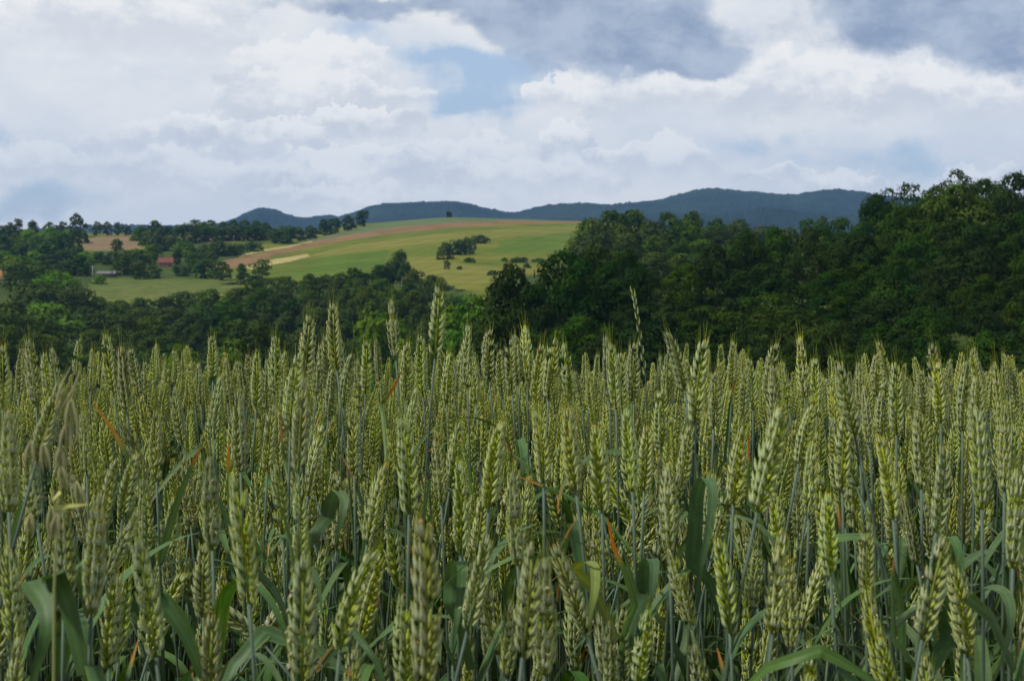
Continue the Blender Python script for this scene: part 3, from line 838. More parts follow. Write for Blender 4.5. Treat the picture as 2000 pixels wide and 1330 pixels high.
def house(name, label, px, base, Y0, w, d, hw, hr, rot, wallm, roofm, windows=2, chim=True, cat='house'):
    g_ = ground_at(px, base, Y0)
    e = empty(name, g_ - Vector((0, 0, .2)), label, cat); e.rotation_euler = (0, 0, rot)
    c = (.5, .5, .5); hw2, d2 = w / 2, d / 2
    mb = MB(); box(mb, (-hw2, -d2, 0), (hw2, d2, hw), c)
    mb.add([(-hw2, -d2, hw), (-hw2, d2, hw), (-hw2, 0, hw + hr - .05), (hw2, -d2, hw), (hw2, d2, hw), (hw2, 0, hw + hr - .05)], [np.array([(0, 2, 1), (3, 4, 5)])], c)
    mb.build('wall', wallm, e, False)
    mb = MB(); o_ = .4; k = hr / d2
    for s in (-1, 1):
        lo = Vector((0, s * (d2 + o_), hw - o_ * k)); hi = Vector((0, 0, hw + hr)); th = .16
        v = []
        for x in (-hw2 - o_, hw2 + o_):
            v += [(x, lo.y, lo.z), (x, hi.y, hi.z), (x, hi.y, hi.z + th), (x, lo.y, lo.z + th)]
        mb.add(v, [np.array([(0, 1, 2, 3), (7, 6, 5, 4), (0, 4, 5, 1), (3, 2, 6, 7), (0, 3, 7, 4), (1, 5, 6, 2)])], c)
    rf = mb.build('roof', roofm, e, False)
    if chim:
        mb = MB(); box(mb, (hw2 * .35, .3, hw + hr * .5), (hw2 * .35 + .6, .9, hw + hr + .8), c); box(mb, (hw2 * .35 - .08, .22, hw + hr + .8), (hw2 * .35 + .68, .98, hw + hr + .92), c)
        mb.build('chimney', M_brickw, rf, False)
    for i in range(windows):
        x = -hw2 + w * (i + .5) / (windows + .8)
        mb = MB(); box(mb, (x - .5, -d2 - .05, hw * .38), (x + .5, -d2 + .02, hw * .38 + 1.2), c); fr = mb.build('window', M_white, e, False)
        mb = MB(); box(mb, (x - .42, -d2 - .065, hw * .38 + .08), (x + .42, -d2 - .03, hw * .38 + 1.12), c); mb.build('pane', M_glass, fr, False)
    x = hw2 - .95
    mb = MB(); box(mb, (x - .45, -d2 - .06, .2), (x + .45, -d2 + .02, 2.2), c); mb.build('door', M_dark, e, False)
    return e
house('red_roofed_house', 'small house with a red tiled roof among the hedge trees', 325, 521, 500, 5.8, 6.0, 2.0, 2.0, R(6), M_brickw, M_redroof)
house('orange_roofed_house', 'house with a faded orange roof cut by the edge of the view', -6, 556, 400, 8, 7, 2.6, 2.6, R(-10), M_wall, M_orroof)
house('grey_roofed_shed', 'long low shed with a pale grey roof above the meadow', 209, 541, 400, 6.8, 4.2, 1.5, .8, R(4), M_dark, M_greyroof, 2, False, 'shed')
house('low_farmhouse', 'low red roofed farmhouse just showing behind the wheat ears', 686, 686, 240, 4.6, 5, 1.3, .9, R(-5), M_wall, M_redroof)
M_pole = plain_mat('pole_concrete', (.42, .41, .39), .8, .2, 6, .2)
def pole(px, top, base, Y0, label):
    g_ = ground_at(px, base, Y0); h = atY(px, top, g_.y).z - g_.z
    e = empty('utility_pole', g_, label, 'pole', 'utility poles in the valley')
    mb = MB(); tube(mb, [(0, 0, -.3), (0, 0, h)], [.17, .10], (.4, .4, .4), 8); mb.build('post', M_pole, e)
    mb = MB(); box(mb, (-.7, -.05, h - .55), (.7, .05, h - .42), (.3, .3, .3)); ca = mb.build('crossarm', M_pole, e, False)
    for x in (-.6, 0, .6):
        mb = MB(); tube(mb, [(x, 0, h - .42), (x, 0, h - .30), (x, 0, h - .24)], [.03, .06, .03], (.3, .3, .3), 6); mb.build('insulator', M_white, ca)
pole(181, 519, 545, 400, 'pale utility pole beside the grey shed')
pole(785, 542, 572, 330, 'pale pole in front of the scrub tongue on the hillside')
pole(797, 544, 574, 330, 'second pale pole close to the first below the hillside scrub')

# ------------------------------------------------------------------ wheat
GL = np.array([.440, .495, .270])      # waxy grey-green glume
YL = np.array([.250, .300, .030])      # yellow-green edges
TIPC = np.array([.42, .34, .08])
def floret_arr(r, base, axis, side, L, wd, th, seg, rings, tipc=None, tint=1.0):
    """pointed, slightly keeled husk"""
    axis = axis / np.linalg.norm(axis)
    u = np.cross(axis, side); u /= np.linalg.norm(u); w = np.cross(u, axis)
    vs = [base]; cs = [YL * tint]
    for i in range(1, rings):
        s = i / rings
        rad = (s / .34) ** .7 if s < .34 else ((1 - s) / .66) ** .72
        cen = base + axis * L * s + w * (L * .06 * math.sin(math.pi * s))
        for k in range(seg):
            a = 2 * math.pi * k / seg
            keel = 1 + .15 * math.cos(a) ** 3
            vs.append(cen + u * math.sin(a) * rad * wd + w * math.cos(a) * rad * th * keel)
            m_ = .5 + .5 * math.cos(a)                       # outer face waxy, edges yellow-green
            f = min(1, max(0, (m_ - .38) / .4)) * min(1, max(0, (s - .08) / .25)) * min(1, max(0, (1.02 - s) / .3))
            c = YL * (1 - f) + GL * f
            if tipc is not None and s > .7: c = c * .5 + tipc * .5
            cs.append(c * tint)
    vs.append(base + axis * L * 1.05); cs.append((YL if tipc is None else tipc) * tint)
    f3, f4 = [], []
    for k in range(seg): f3.append((0, 1 + (k + 1) % seg, 1 + k))
    for i in range(rings - 2):
        for k in range(seg):
            a = 1 + i * seg; b = a + seg
            f4.append((a + k, a + (k + 1) % seg, b + (k + 1) % seg, b + k))
    l = 1 + (rings - 2) * seg; tp = len(vs) - 1
    for k in range(seg): f3.append((l + k, l + (k + 1) % seg, tp))
    return np.array(vs), [np.array(f3), np.array(f4)], np.array(cs)

def awn(mb, p, d, L, r0, col):
    d = Vector(d).normalized(); u = d.orthogonal().normalized(); w = d.cross(u); p = Vector(p)
    v = [p + u * r0, p - u * .5 * r0 + w * .86 * r0, p - u * .5 * r0 - w * .86 * r0]
    q = p + d * L * .5
    v += [q + u * r0 * .6, q - u * .3 * r0 + w * .5 * r0, q - u * .3 * r0 - w * .5 * r0, p + d * L + Vector((0, 0, 0))]
    mb.add([tuple(a) for a in v], [np.array([(0, 1, 4, 3), (1, 2, 5, 4), (2, 0, 3, 5)]), np.array([(3, 4, 6), (4, 5, 6), (5, 3, 6)])], col)

def make_ear(seed, L=.085, nspk=18, width=1.0, bend=0.0, hi=True, anthers=0, tipc=None, awns=1.0, tint=1.0):
    r = np.random.default_rng(seed); mb = MB()
    seg, rings = (6, 6) if hi else (4, 4)
    top = L * .86
    bx = lambda z: bend * (z / L) ** 2 * L
    tw = r.uniform(-.5, .5)
    gone = set(r.choice(nspk, r.integers(0, 3), replace=False)) if hi else set()
    for i in range(nspk):
        if i in gone: continue
        t = i / (nspk - 1); z = top * (t + r.normal(0, .006)); s = 1 if i % 2 else -1
        e = np.interp(t, [0, .1, .3, .55, .8, 1], [.62, .84, .98, .94, .74, .46]) * width
        base = np.array([s * .0012 + bx(z), 0, z])
        tb = np.array([2 * bend * z / L, 0, 1.0])
        fl = [(-1, .30, .95), (1, .30, .95), (0, .55, 1.0)] if hi else [(-1, .30, .95), (1, .30, .95)]
        if hi and r.random() < .6: fl.append((r.choice([-.5, .5]), .75, .8))
        e = e * r.uniform(.9, 1.08)
        for (ys, outw, ln) in fl:
            ax = tb * 1.0 + np.array([s * (.36 + outw * .18) * e * (1.1 - .45 * t), ys * .33 * e * (1.1 - .4 * t), 0]) + r.normal(0, .05, 3)
            b = base + np.array([s * outw * .0028 * e, ys * .0026 * e, outw * .0028])
            cc = tint * r.uniform(.82, 1.15)
            tc_ = tipc if (tipc is not None and t > .55 and r.random() < (t - .4)) else None
            v, f, c = floret_arr(r, b, ax, np.array([s * 1.0, ys * .9, 0.001]), .0146 * ln * (.75 + .25 * e) * r.uniform(.93, 1.07), .00215 * e, .0018 * e * (1.25 if not hi else 1), seg, rings, tc_, cc)
            mb.add(v, f, c)
            if hi and ys:
                al = r.uniform(.002, .0055) * awns
                if t > .72: al = r.uniform(.006, .017) * awns
                awn(mb, v[-1], ax + np.array([0, 0, .8]), al, .00022, YL * .9)
        if hi and anthers and r.random() < anthers:
            for _ in range(r.integers(1, 4)):
                p = base + np.array([s * .0062 * e + r.normal(0, .001), r.normal(0, .003), r.uniform(.003, .009)])
                v, f, c = floret_arr(r, p, np.array([s * .6, r.normal(0, .4), -.8]), np.array([0, 1, 0.01]), .0034, .0006, .0006, 4, 4)
                mb.add(v, f, np.array([.66, .60, .36]) * r.uniform(.8, 1.1))
    # terminal spikelet, then a slight twist of the whole ear
    zt = top + .001
    for a in ((-.05, -.06), (.05, .06), (.06, -.05)):
        v, f, c = floret_arr(r, np.array([bx(zt), 0, zt]), np.array([a[0] + 2 * bend, a[1], 1]), np.array([a[0], a[1], .01]),   .0120, .0013 * width, .0012 * width, seg, rings, tipc, tint)
        mb.add(v, f, c)
        if hi: awn(mb, v[-1], (a[0] * 1.2, a[1] * 1.2, 1), r.uniform(.010, .026) * awns, .00030, YL * .8)
    tube(mb, [(bx(q * top), 0, q * top) for q in (0, .33, .66, 1)], [.0012] * 4, YL * .8, 4)
    for v in mb.v:
        a = tw * v[:, 2] / L; x = v[:, 0] - bx(v[:, 2]); y = v[:, 1].copy()
        v[:, 0] = x * np.cos(a) - y * np.sin(a) + bx(v[:, 2]); v[:, 1] = x * np.sin(a) + y * np.cos(a)
    return mb

LOOKS = ['plain', 'slender', 'flowering', 'yellow tipped', 'curved']
LOOKW = {'plain': 'grey green', 'slender': 'slender green', 'flowering': 'flowering', 'yellow tipped': 'yellow tipped', 'curved': 'slightly curved'}
EARS = {k: [] for k in LOOKS}
for i in range(8): EARS['plain'].append(make_ear(100 + i, width=.92 + .03 * (i % 4), bend=.025 * (i - 3.5), nspk=17 + i % 4, anthers=.15).mesh('ear', M_ear))
for i in range(2): EARS['slender'].append(make_ear(200 + i, width=.74, bend=.03 * (i - .5), nspk=21).mesh('ear', M_ear))
for i in range(5): EARS['flowering'].append(make_ear(300 + i, width=1.0, bend=.03 * (i - 1), anthers=.8).mesh('ear', M_ear))
for i in range(5): EARS['yellow tipped'].append(make_ear(400 + i, width=1.03, bend=.03 * (i - 1), tipc=TIPC * (1 if i % 2 else np.array([1.05, .8, .5])), tint=1.05, awns=1.2).mesh('ear', M_ear))
for i in range(2): EARS['curved'].append(make_ear(500 + i, width=1.0, bend=.22 * (1 if i else -1)).mesh('ear', M_ear))
EAR_L = .085 * 1.02

LG = np.array([.074, .138, .050]); LD = np.array([.045, .095, .020]); LO = np.array([.36, .165, .035]); LY = np.array([.34, .33, .07])
def ribbon(mb, pts, wdir, W, fold=.25, orange=0.0, col=LG, lo=False, taper=.6, edge=True):
    """leaf blade: a creased strip along pts; wdir(i) gives the across direction"""
    n = len(pts); pts = [Vector(p) for p in pts]; v, c = [], []
    for i, p in enumerate(pts):
        t = i / (n - 1)
        w = W * min(1, t * 5 + .5) * max(.02, (1 - t)) ** taper
        tg = (pts[min(i + 1, n - 1)] - pts[max(i - 1, 0)]).normalized()
        a = Vector(wdir(t)); a = (a - tg * a.dot(tg)).normalized(); nn = tg.cross(a)
        k = fold * (1 - .5 * t)
        f = min(1, max(0, (t - (1 - orange)) / max(.03, orange * .35))) if orange else 0
        base = col * (1 - .0 * t)
        cc = base * (1 - f) + (LY * (1 - f) + LO * f) * f
        ce = cc * .75 + (LY if edge else LG) * .25 if orange else cc
        for q in range(9):
            x_ = (q - 4) / 4
            v.append(p + a * w * .5 * x_ - nn * w * k * .45 * (1 - abs(x_) ** 1.3))
            c.append((ce if abs(x_) > .9 else cc) * (1.25 if q == 4 else (1.06 if q % 2 else .92)))
    f = []
    for i in range(n - 1):
        for k in range(8): f.append((i * 9 + k, i * 9 + k + 1, (i + 1) * 9 + k + 1, (i + 1) * 9 + k))
    mb.add([tuple(q) for q in v], [np.array(f)], np.array(c))

def leaf_path(r, L, th0, curl, n=12, kink=None):
    """in the xz plane: leaves the stem at the origin, rises, arches over"""
    pts = [Vector((0, 0, 0))]; th = th0
    for i in range(n):
        t = (i + 1) / n
        a = th0 - curl * t ** 1.4
        if kink and t > kink: a -= R(95)
        pts.append(pts[-1] + Vector((math.cos(a), 0, math.sin(a))) * L / n)
    return pts
LEAVES = []
rl = random.Random(5)
for i in range(16):
    kd = i % 4; L = rl.uniform(.15, .24) if kd != 2 else rl.uniform(.09, .13)
    th0, curl, kink = [(R(78), R(190), None), (R(72), R(120), None), (R(80), R(25), None), (R(76), R(40), rl.uniform(.35, .55))][kd]
    tw = rl.uniform(-.9, .9)
    mb = MB()
    ribbon(mb, leaf_path(rl, L, th0, curl * rl.uniform(.8, 1.15), 16, kink), lambda t, tw=tw: (math.sin(tw * t) * .7, math.cos(tw * t), math.sin(tw * t) * .5),
           rl.uniform(.0125, .0172) * (.75 if kd == 2 else 1), .25, rl.choice([0, .05, .09, .14]) if kd != 2 else rl.choice([0, .1, .18]), LG * .5 + LD * .5 if i % 3 == 0 else LG)
    LEAVES.append(mb)
LEAF_ME = [mb.mesh('leaf', M_leaf) for mb in LEAVES]
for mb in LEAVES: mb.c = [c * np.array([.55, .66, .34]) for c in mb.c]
LEAF_LOW = [mb.mesh('leaf', M_leaf) for mb in LEAVES]        # greener blades low on the stem, canopy shade darkened into their colour

STEMC = np.array([.074, .112, .076]); SHEATH = np.array([.065, .105, .048])
def bez(p0, p1, p2, p3, n):
    return [p0 * (1 - t) ** 3 + p1 * 3 * t * (1 - t) ** 2 + p2 * 3 * t * t * (1 - t) + p3 * t ** 3 for t in (i / n for i in range(n + 1))]
PLANTS = []
rw = random.Random(21)
def wheat(tip, base, d, look=None, label=None, scale=None, dd=0.0, nleaf=None, roll=None):
    """a plant whose ear runs from photo pixel base to photo pixel tip at depth d (dd: tip nearer by dd)"""
    T = at(tip[0], tip[1], d - dd); B = at(base[0], base[1], d)
    v = T - B; L = v.length; e_ = v.normalized()
    G = Vector((B.x - e_.x * .22 + rw.uniform(-.015, .015), B.y - e_.y * .22 + rw.uniform(-.015, .015), 0))
    look = look or rw.choices(LOOKS, [5, 1.3, 2.5, 2, 1])[0]
    root = empty('wheat_plant', G, label, 'wheat plant', 'wheat ears of the near field edge')
    ear = put('ear', rw.choice(EARS[look]), root)
    ear.location = B - G
    roll = rw.uniform(-.5, .5) + (math.pi if rw.random() < .5 else 0) + (rw.uniform(.6, 1.9) if rw.random() < .42 else 0) if roll is None else roll
    ear.rotation_mode = 'QUATERNION'
    ear.rotation_quaternion = Vector((0, 0, 1)).rotation_difference(e_) @ Quaternion((0, 0, 1), roll)
    k = L / EAR_L
    fat = rw.uniform(.92, 1.12) * (1.15 if d > 1.7 else 1.0)
    ear.scale = (k ** .6 * fat, k ** .6 * fat, k)
    Bl = B - G; zb = Bl.z
    pts = bez(Vector((0, 0, -.01)), Vector((0, 0, zb * .4)), Bl - e_ * zb * .30, Bl + e_ * .002, 12)
    zc = zb - (rw.uniform(.08, .17) if d < 1.6 else rw.uniform(.15, .24))                                # collar of the flag leaf
    mb = MB()
    cols, rads = [], []
    for p in pts:
        sh = p.z < zc
        cols.append(SHEATH if sh else STEMC); rads.append(.0021 if sh else .00135)
    tube(mb, pts, rads, np.array(cols), 6)
    mb.build('stem', M_stem, root)
    def stem_at(z): return min(pts, key=lambda p: abs(p.z - z))
    for q in range(nleaf if nleaf is not None else (4 if d < 1.4 else 3 if d < 2.4 else 2)):
        z = zc - q * rw.uniform(.10, .17)
        if z < .1: break
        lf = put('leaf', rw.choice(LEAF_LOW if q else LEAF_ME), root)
        lf.location = Vector(np.array([np.interp(z, [p.z for p in pts], [p.x for p in pts]), np.interp(z, [p.z for p in pts], [p.y for p in pts]), z]))
        lf.rotation_euler = (rw.uniform(-.12, .12), rw.uniform(-.12, .12), rw.uniform(0, 6.283))
        s_ = rw.uniform(.85, 1.15); lf.scale = (s_, s_, s_)
    PLANTS.append(dict(o=root, px=tip[0], py=tip[1], label=label, look=LOOKW[look], d=d, B=B, G=G, base=base, zc=zc, bx=base[0]))
    return root
def auto_d(tip, base, L=.085): return FPX * L / math.hypot(tip[0] - base[0], tip[1] - base[1])

#   tip x, tip y, base x, base y, depth (0 = from its length), look, label
HAND = [
 # ---- ears standing out against the wood
 (862, 560, 849, 704, 0, 'flowering', 'tallest wheat ear, flowering, standing well above the field'),
 (762, 583, 773, 700, 1.85, 'flowering', 'tall flowering ear with pale anthers next to the tallest ear'),
 (642, 592, 658, 722, 0, 'plain', 'tall smooth ear leaning away from the low farmhouse roof'),
 (606, 615, 594, 745, 1.75, 'flowering', 'tall plump ear leaning towards the smooth tall ear'),
 (420, 655, 416, 745, 2.05, 'plain', 'dark upright ear alone above its neighbours under the meadow'),
 (204, 652, 222, 770, 1.95, 'flowering', 'plump ear with orange flecks above the dry orange leaf'),
 (306, 670, 311, 740, 2.9, 'slender', 'thinnest pale ear standing alone below the meadow'),
 (541, 655, 536, 770, 2.1, 'plain', 'straight ear with long awns beside the plump leaning ear'),
 (1313, 643, 1337, 765, 0, 'plain', 'tall ear leaning over beside the thin grass spike'),
 (1361, 660, 1357, 830, 1.45, 'yellow tipped', 'thick yellow tipped ear standing in front of the dark wood'),
 (1563, 655, 1572, 778, 1.95, 'plain', 'pale straight ear alone against the darkest part of the wood'),
 (1434, 665, 1429, 760, 2.1, 'slender', 'slim ear rising behind the vertical orange leaf tip'),
 (1503, 668, 1501, 785, 2.1, 'flowering', 'ear with sharp awns between the slim ear and the pale straight ear'),
 (1817, 670, 1832, 790, 1.95, 'flowering', 'bent ear with a pinkish fleck below the broad rounded crown'),
 (1895, 680, 1917, 770, 2.2, 'plain', 'leaning ear with long awns below the black green crowns'),
 (1718, 666, 1735, 745, 2.4, 'plain', 'small leaning ear rising behind its paler twin'),
 (1705, 688, 1713, 775, 2.2, 'flowering', 'pale twin in front of the small leaning ear'),
 (1632, 708, 1672, 862, 1.35, 'yellow tipped', 'big dark ear leaning over at a slant'),
 (1028, 634, 1030, 745, 2.2, 'yellow tipped', 'tallest of the cluster of ears by the beetle'),
 (1053, 672, 1046, 790, 2.1, 'plain', 'ear carrying the small red beetle'),
 (908, 634, 913, 760, 1.95, 'plain', 'upright ear beside the tallest ear, with two sharp awns'),
 (945, 643, 956, 745, 2.2, 'flowering', 'ear leaning back slightly beside the pale clearing'),
 (1102, 668, 1111, 785, 2.0, 'plain', 'clean cut ear at the step down of the ear line'),
 (1184, 654, 1190, 785, 2.1, 'plain', 'upright ear touching a darker yellowish twin'),
 (1198, 668, 1203, 800, 1.7, 'yellow tipped', 'darker yellowish twin beside an upright ear'),
 (815, 655, 826, 775, 2.0, 'plain', 'broad ear just before the tallest ear'),
 (1168, 690, 1164, 765, 2.9, 'slender', None), (1150, 724, 1149, 790, 3.0, 'slender', None), (1128, 724, 1136, 795, 2.6, 'plain', None),
 (8, 672, 6, 800, 1.3, 'yellow tipped', None), (43, 680, 38, 765, 2.5, 'flowering', None), (60, 662, 70, 790, 1.9, 'plain', None), (82, 688, 96, 780, 2.4, 'plain', None),
 (105, 678, 112, 775, 2.2, 'plain', None), (152, 660, 149, 735, 2.7, 'flowering', None), (233, 676, 247, 800, 1.95, 'yellow tipped', None), (180, 680, 177, 765, 2.6, 'slender', None),
 (260, 679, 271, 775, 2.3, 'plain', None), (283, 705, 286, 790, 2.6, 'plain', None), (327, 706, 325, 790, 2.8, 'plain', None), (358, 688, 342, 750, 2.9, 'curved', 'small ear with its tip bent sideways below the meadow'),
 (370, 705, 380, 785, 2.7, 'plain', None), (385, 708, 392, 790, 2.8, 'plain', None), (335, 757, 357, 870, 1.9, 'plain', None),
 (440, 700, 445, 790, 2.4, 'yellow tipped', None), (458, 704, 456, 795, 2.4, 'plain', None), (476, 705, 478, 800, 2.4, 'plain', None), (492, 692, 485, 770, 2.6, 'yellow tipped', None),
 (508, 689, 500, 800, 2.1, 'plain', None), (522, 700, 520, 800, 2.3, 'plain', None), (555, 685, 556, 780, 2.3, 'yellow tipped', None), (571, 685, 567, 840, 1.55, 'plain', None),
 (586, 735, 584, 925, 1.25, 'plain', None), (628, 672, 617, 775, 2.2, 'yellow tipped', None), (641, 655, 640, 760, 2.2, 'plain', None), (666, 660, 664, 770, 2.2, 'yellow tipped', None),
 (676, 688, 671, 800, 2.0, 'plain', None), (720, 664, 714, 770, 2.2, 'plain', None), (733, 662, 742, 745, 2.6, 'slender', None), (425, 730, 419, 860, 1.8, 'plain', None),
 (650, 720, 641, 820, 2.1, 'plain', None), (465, 760, 470, 925, 1.45, 'plain', None), (795, 668, 792, 780, 2.2, 'yellow tipped', None), (700, 700, 703, 800, 2.4, 'plain', None),
 (971, 683, 981, 775, 2.3, 'yellow tipped', None), (992, 662, 1000, 765, 2.2, 'plain', None), (1006, 653, 1011, 750, 2.3, 'plain', None), (1078, 658, 1071, 780, 2.0, 'plain', None),
 (870, 688, 873, 790, 2.3, 'plain', None), (897, 684, 893, 765, 2.5, 'plain', None), (924, 695, 930, 790, 2.4, 'plain', None), (886, 700, 889, 790, 2.4, 'slender', None),
 (1240, 668, 1234, 785, 2.1, 'plain', None), (1213, 688, 1214, 800, 2.2, 'yellow tipped', None), (1290, 694, 1291, 765, 2.8, 'slender', None), (1308, 690, 1301, 800, 2.2, 'plain', None),
 (1275, 727, 1280, 800, 2.8, 'plain', None), (1333, 685, 1340, 790, 2.2, 'plain', None), (1400, 724, 1394, 840, 1.9, 'yellow tipped', None), (1455, 714, 1452, 815, 2.2, 'plain', None),
 (1471, 698, 1471, 800, 2.3, 'plain', None), (1516, 713, 1514, 850, 1.7, 'yellow tipped', None), (1526, 704, 1541, 800, 2.3, 'plain', None), (1598, 698, 1595, 815, 2.0, 'plain', None),
 (1282, 758, 1291, 880, 1.8, 'plain', None), (1616, 738, 1620, 815, 2.7, 'plain', None), (1677, 706, 1681, 800, 2.2, 'plain', None), (1659, 724, 1665, 790, 3.0, 'slender', None),
 (1749, 706, 1751, 850, 1.65, 'yellow tipped', None), (1852, 700, 1853, 770, 2.9, 'flowering', None), (1880, 702, 1880, 845, 1.6, 'plain', None), (1908, 733, 1905, 870, 1.5, 'yellow tipped', None),
 (1950, 704, 1956, 850, 1.65, 'plain', None), (1960, 688, 1967, 770, 2.6, 'slender', None), (1986, 722, 1985, 810, 2.6, 'plain', None), (1767, 735, 1769, 800, 3.1, 'plain', None),
 (1779, 742, 1780, 800, 3.2, 'slender', None), (1799, 722, 1803, 815, 2.3, 'plain', None), (1836, 706, 1838, 830, 1.75, 'yellow tipped', None), (1938, 722, 1936, 800, 2.8, 'slender', None),
 (1688, 752, 1698, 870, 1.6, 'yellow tipped', None), (1720, 740, 1722, 850, 1.8, 'plain', None),
 # ---- nearer ears in front of the dark leaves
 (803, 813, 799, 1010, 1.12, 'plain', 'long pale ear in front of the drooping leaves, middle of the field'),
 (973, 820, 955, 995, 1.2, 'yellow tipped', None), (1104, 795, 1126, 965, 1.2, 'yellow tipped', 'blurred yellow ear leaning beside its fan of neighbours'),
 (1230, 795, 1236, 965, 1.25, 'plain', None), (1170, 828, 1176, 1000, 1.2, 'yellow tipped', None), (1583, 788, 1560, 905, 1.35, 'yellow tipped', 'thin yellow ear leaning sideways under the pale straight ear'),
 (1527, 793, 1478, 1005, 1.05, 'yellow tipped', 'large ear leaning far over beside the broad hanging leaf'), (1732, 845, 1745, 1015, 1.2, 'yellow tipped', None), (1860, 873, 1828, 1045, 1.15, 'yellow tipped', None),
 (1914, 790, 1918, 1000, 1.1, 'plain', None), (1985, 913, 1978, 1115, 1.05, 'plain', None), (1607, 963, 1622, 1130, 1.15, 'yellow tipped', 'golden topped ear bending over the folded leaves'),
 (1690, 1018, 1692, 1165, 1.15, 'plain', None), (1763, 963, 1792, 1105, 1.3, 'slender', 'narrow ear curving away from a bluish stem'), (1840, 1043, 1800, 1255, .98, 'flowering', 'plump ear with pink anthers leaning over a broad leaf'),
 (1530, 1038, 1508, 1240, 1.05, 'yellow tipped', None), (1538, 1088, 1546, 1270, 1.08, 'yellow tipped', None), (1416, 1048, 1426, 1240, 1.05, 'yellow tipped', 'straight ear beside the hanging folded leaf'),
 (1310, 1068, 1350, 1225, 1.1, 'plain', None), (1302, 903, 1308, 1080, 1.12, 'yellow tipped', 'yellow ear standing in front of the broad hanging leaf'), (1267, 1188, 1243, 1345, 1.0, 'plain', None),
 (1188, 1212, 1190, 1370, 1.1, 'yellow tipped', 'shorter ear of the twin pair at the bottom edge'), (1210, 1188, 1212, 1340, 1.15, 'plain', 'taller ear of the twin pair at the bottom edge'), (1086, 1058, 1145, 1240, 1.05, 'yellow tipped', 'ear leaning away from the thick pair at the bottom'),
 (1050, 1056, 1020, 1290, .88, 'plain', 'thick ear of the leaning pair at the bottom'), (1070, 1083, 1064, 1325, .9, 'plain', 'paler upright ear of the thick pair at the bottom'),
 (998, 918, 1012, 1110, 1.08, 'plain', None), (962, 1043, 912, 1235, 1.05, 'plain', 'ear leaning sideways in front of a bluish stem'), (906, 898, 900, 1085, 1.25, 'plain', None),
 (848, 1008, 828, 1340, .82, 'yellow tipped', 'biggest yellow topped ear at the bottom edge'), (795, 1158, 790, 1370, .95, 'plain', None), (742, 1078, 700, 1250, 1.15, 'plain', None),
 (690, 1062, 664, 1275, .9, 'curved', 'crooked ear with a bent top spikelet'), (592, 1078, 590, 1345, .84, 'flowering', 'stout straight ear with pink anthers at the bottom edge'),
 (596, 943, 584, 1100, 1.15, 'plain', None), (750, 903, 718, 1060, 1.2, 'yellow tipped', None), (466, 918, 487, 1185, .92, 'plain', 'long braided ear with a straight bluish stem'),
 (408, 888, 415, 1080, 1.08, 'plain', None), (388, 1063, 397, 1210, 1.1, 'yellow tipped', 'small bright yellow ear between two long ones'), (280, 1043, 306, 1290, .88, 'plain', 'stout ear beside a long arching leaf'),
 (272, 998, 208, 1130, 1.1, 'yellow tipped', 'ear leaning sideways over the stout one'), (192, 958, 178, 1210, .9, 'yellow tipped', None), (48, 878, 72, 1020, 1.1, 'yellow tipped', None),
 (12, 798, 18, 1005, 1.0, 'yellow tipped', None), (22, 1063, 32, 1260, 1.0, 'yellow tipped', None), (228, 1118, 213, 1310, 1.05, 'yellow tipped', None), (410, 1198, 408, 1400, .95, 'yellow tipped', None),
 (684, 1268, 690, 1450, 1.0, 'yellow tipped', None), (1370, 1253, 1380, 1440, 1.0, 'plain', None), (1868, 1098, 1890, 1285, 1.08, 'yellow tipped', None), (1716, 1243, 1755, 1400, 1.1, 'yellow tipped', None),
 (1580, 1248, 1582, 1430, 1.05, 'plain', None), (1820, 1283, 1812, 1460, 1.0, 'yellow tipped', None), (30, 1243, 22, 1440, .95, 'plain', None), (214, 893, 200, 1030, 1.2, 'plain', None),
 (262, 883, 240, 1010, 1.2, 'yellow tipped', None), (130, 988, 124, 1210, .98, 'yellow tipped', None), (1880, 1100, 1884, 1280, 1.15, 'plain', None), (880, 1190, 884, 1300, 1.5, 'slender', None),
 (1000, 1165, 990, 1330, 1.15, 'plain', None), (950, 1175, 952, 1290, 1.4, 'slender', None), (120, 745, 70, 905, 1.05, 'plain', 'leaning ear behind the tan wild oat'), (165, 800, 170, 930, 1.5, 'plain', None),
 (1440, 830, 1432, 990, 1.3, 'plain', None), (1640, 800, 1645, 960, 1.35, 'yellow tipped', None), (1585, 860, 1580, 1010, 1.3, 'yellow tipped', None), (1800, 800, 1800, 960, 1.3, 'yellow tipped', None),
 (1965, 790, 1962, 960, 1.25, 'plain', None), (1060, 800, 1062, 950, 1.35, 'plain', None), (690, 800, 692, 930, 1.5, 'plain', None), (530, 790, 522, 920, 1.5, 'plain', None), (300, 800, 306, 940, 1.45, 'plain', None),
 (720, 1050, 712, 1180, 1.3, 'slender', None), (855, 840, 862, 985, 1.4, 'yellow tipped', None), (1345, 830, 1330, 960, 1.45, 'yellow tipped', None), (545, 905, 552, 1050, 1.35, 'plain', None), (1265, 830, 1258, 960, 1.4, 'yellow tipped', None),
]
HP = {}
for h in HAND:
    tip, base = (h[0], h[1]), (h[2], h[3])
    d = h[4] or auto_d(tip, base)
    HP[(h[0], h[1])] = wheat(tip, base, d, h[5], h[6], roll=None if h[5] != 'curved' else (0 if h[0] > h[2] else math.pi))

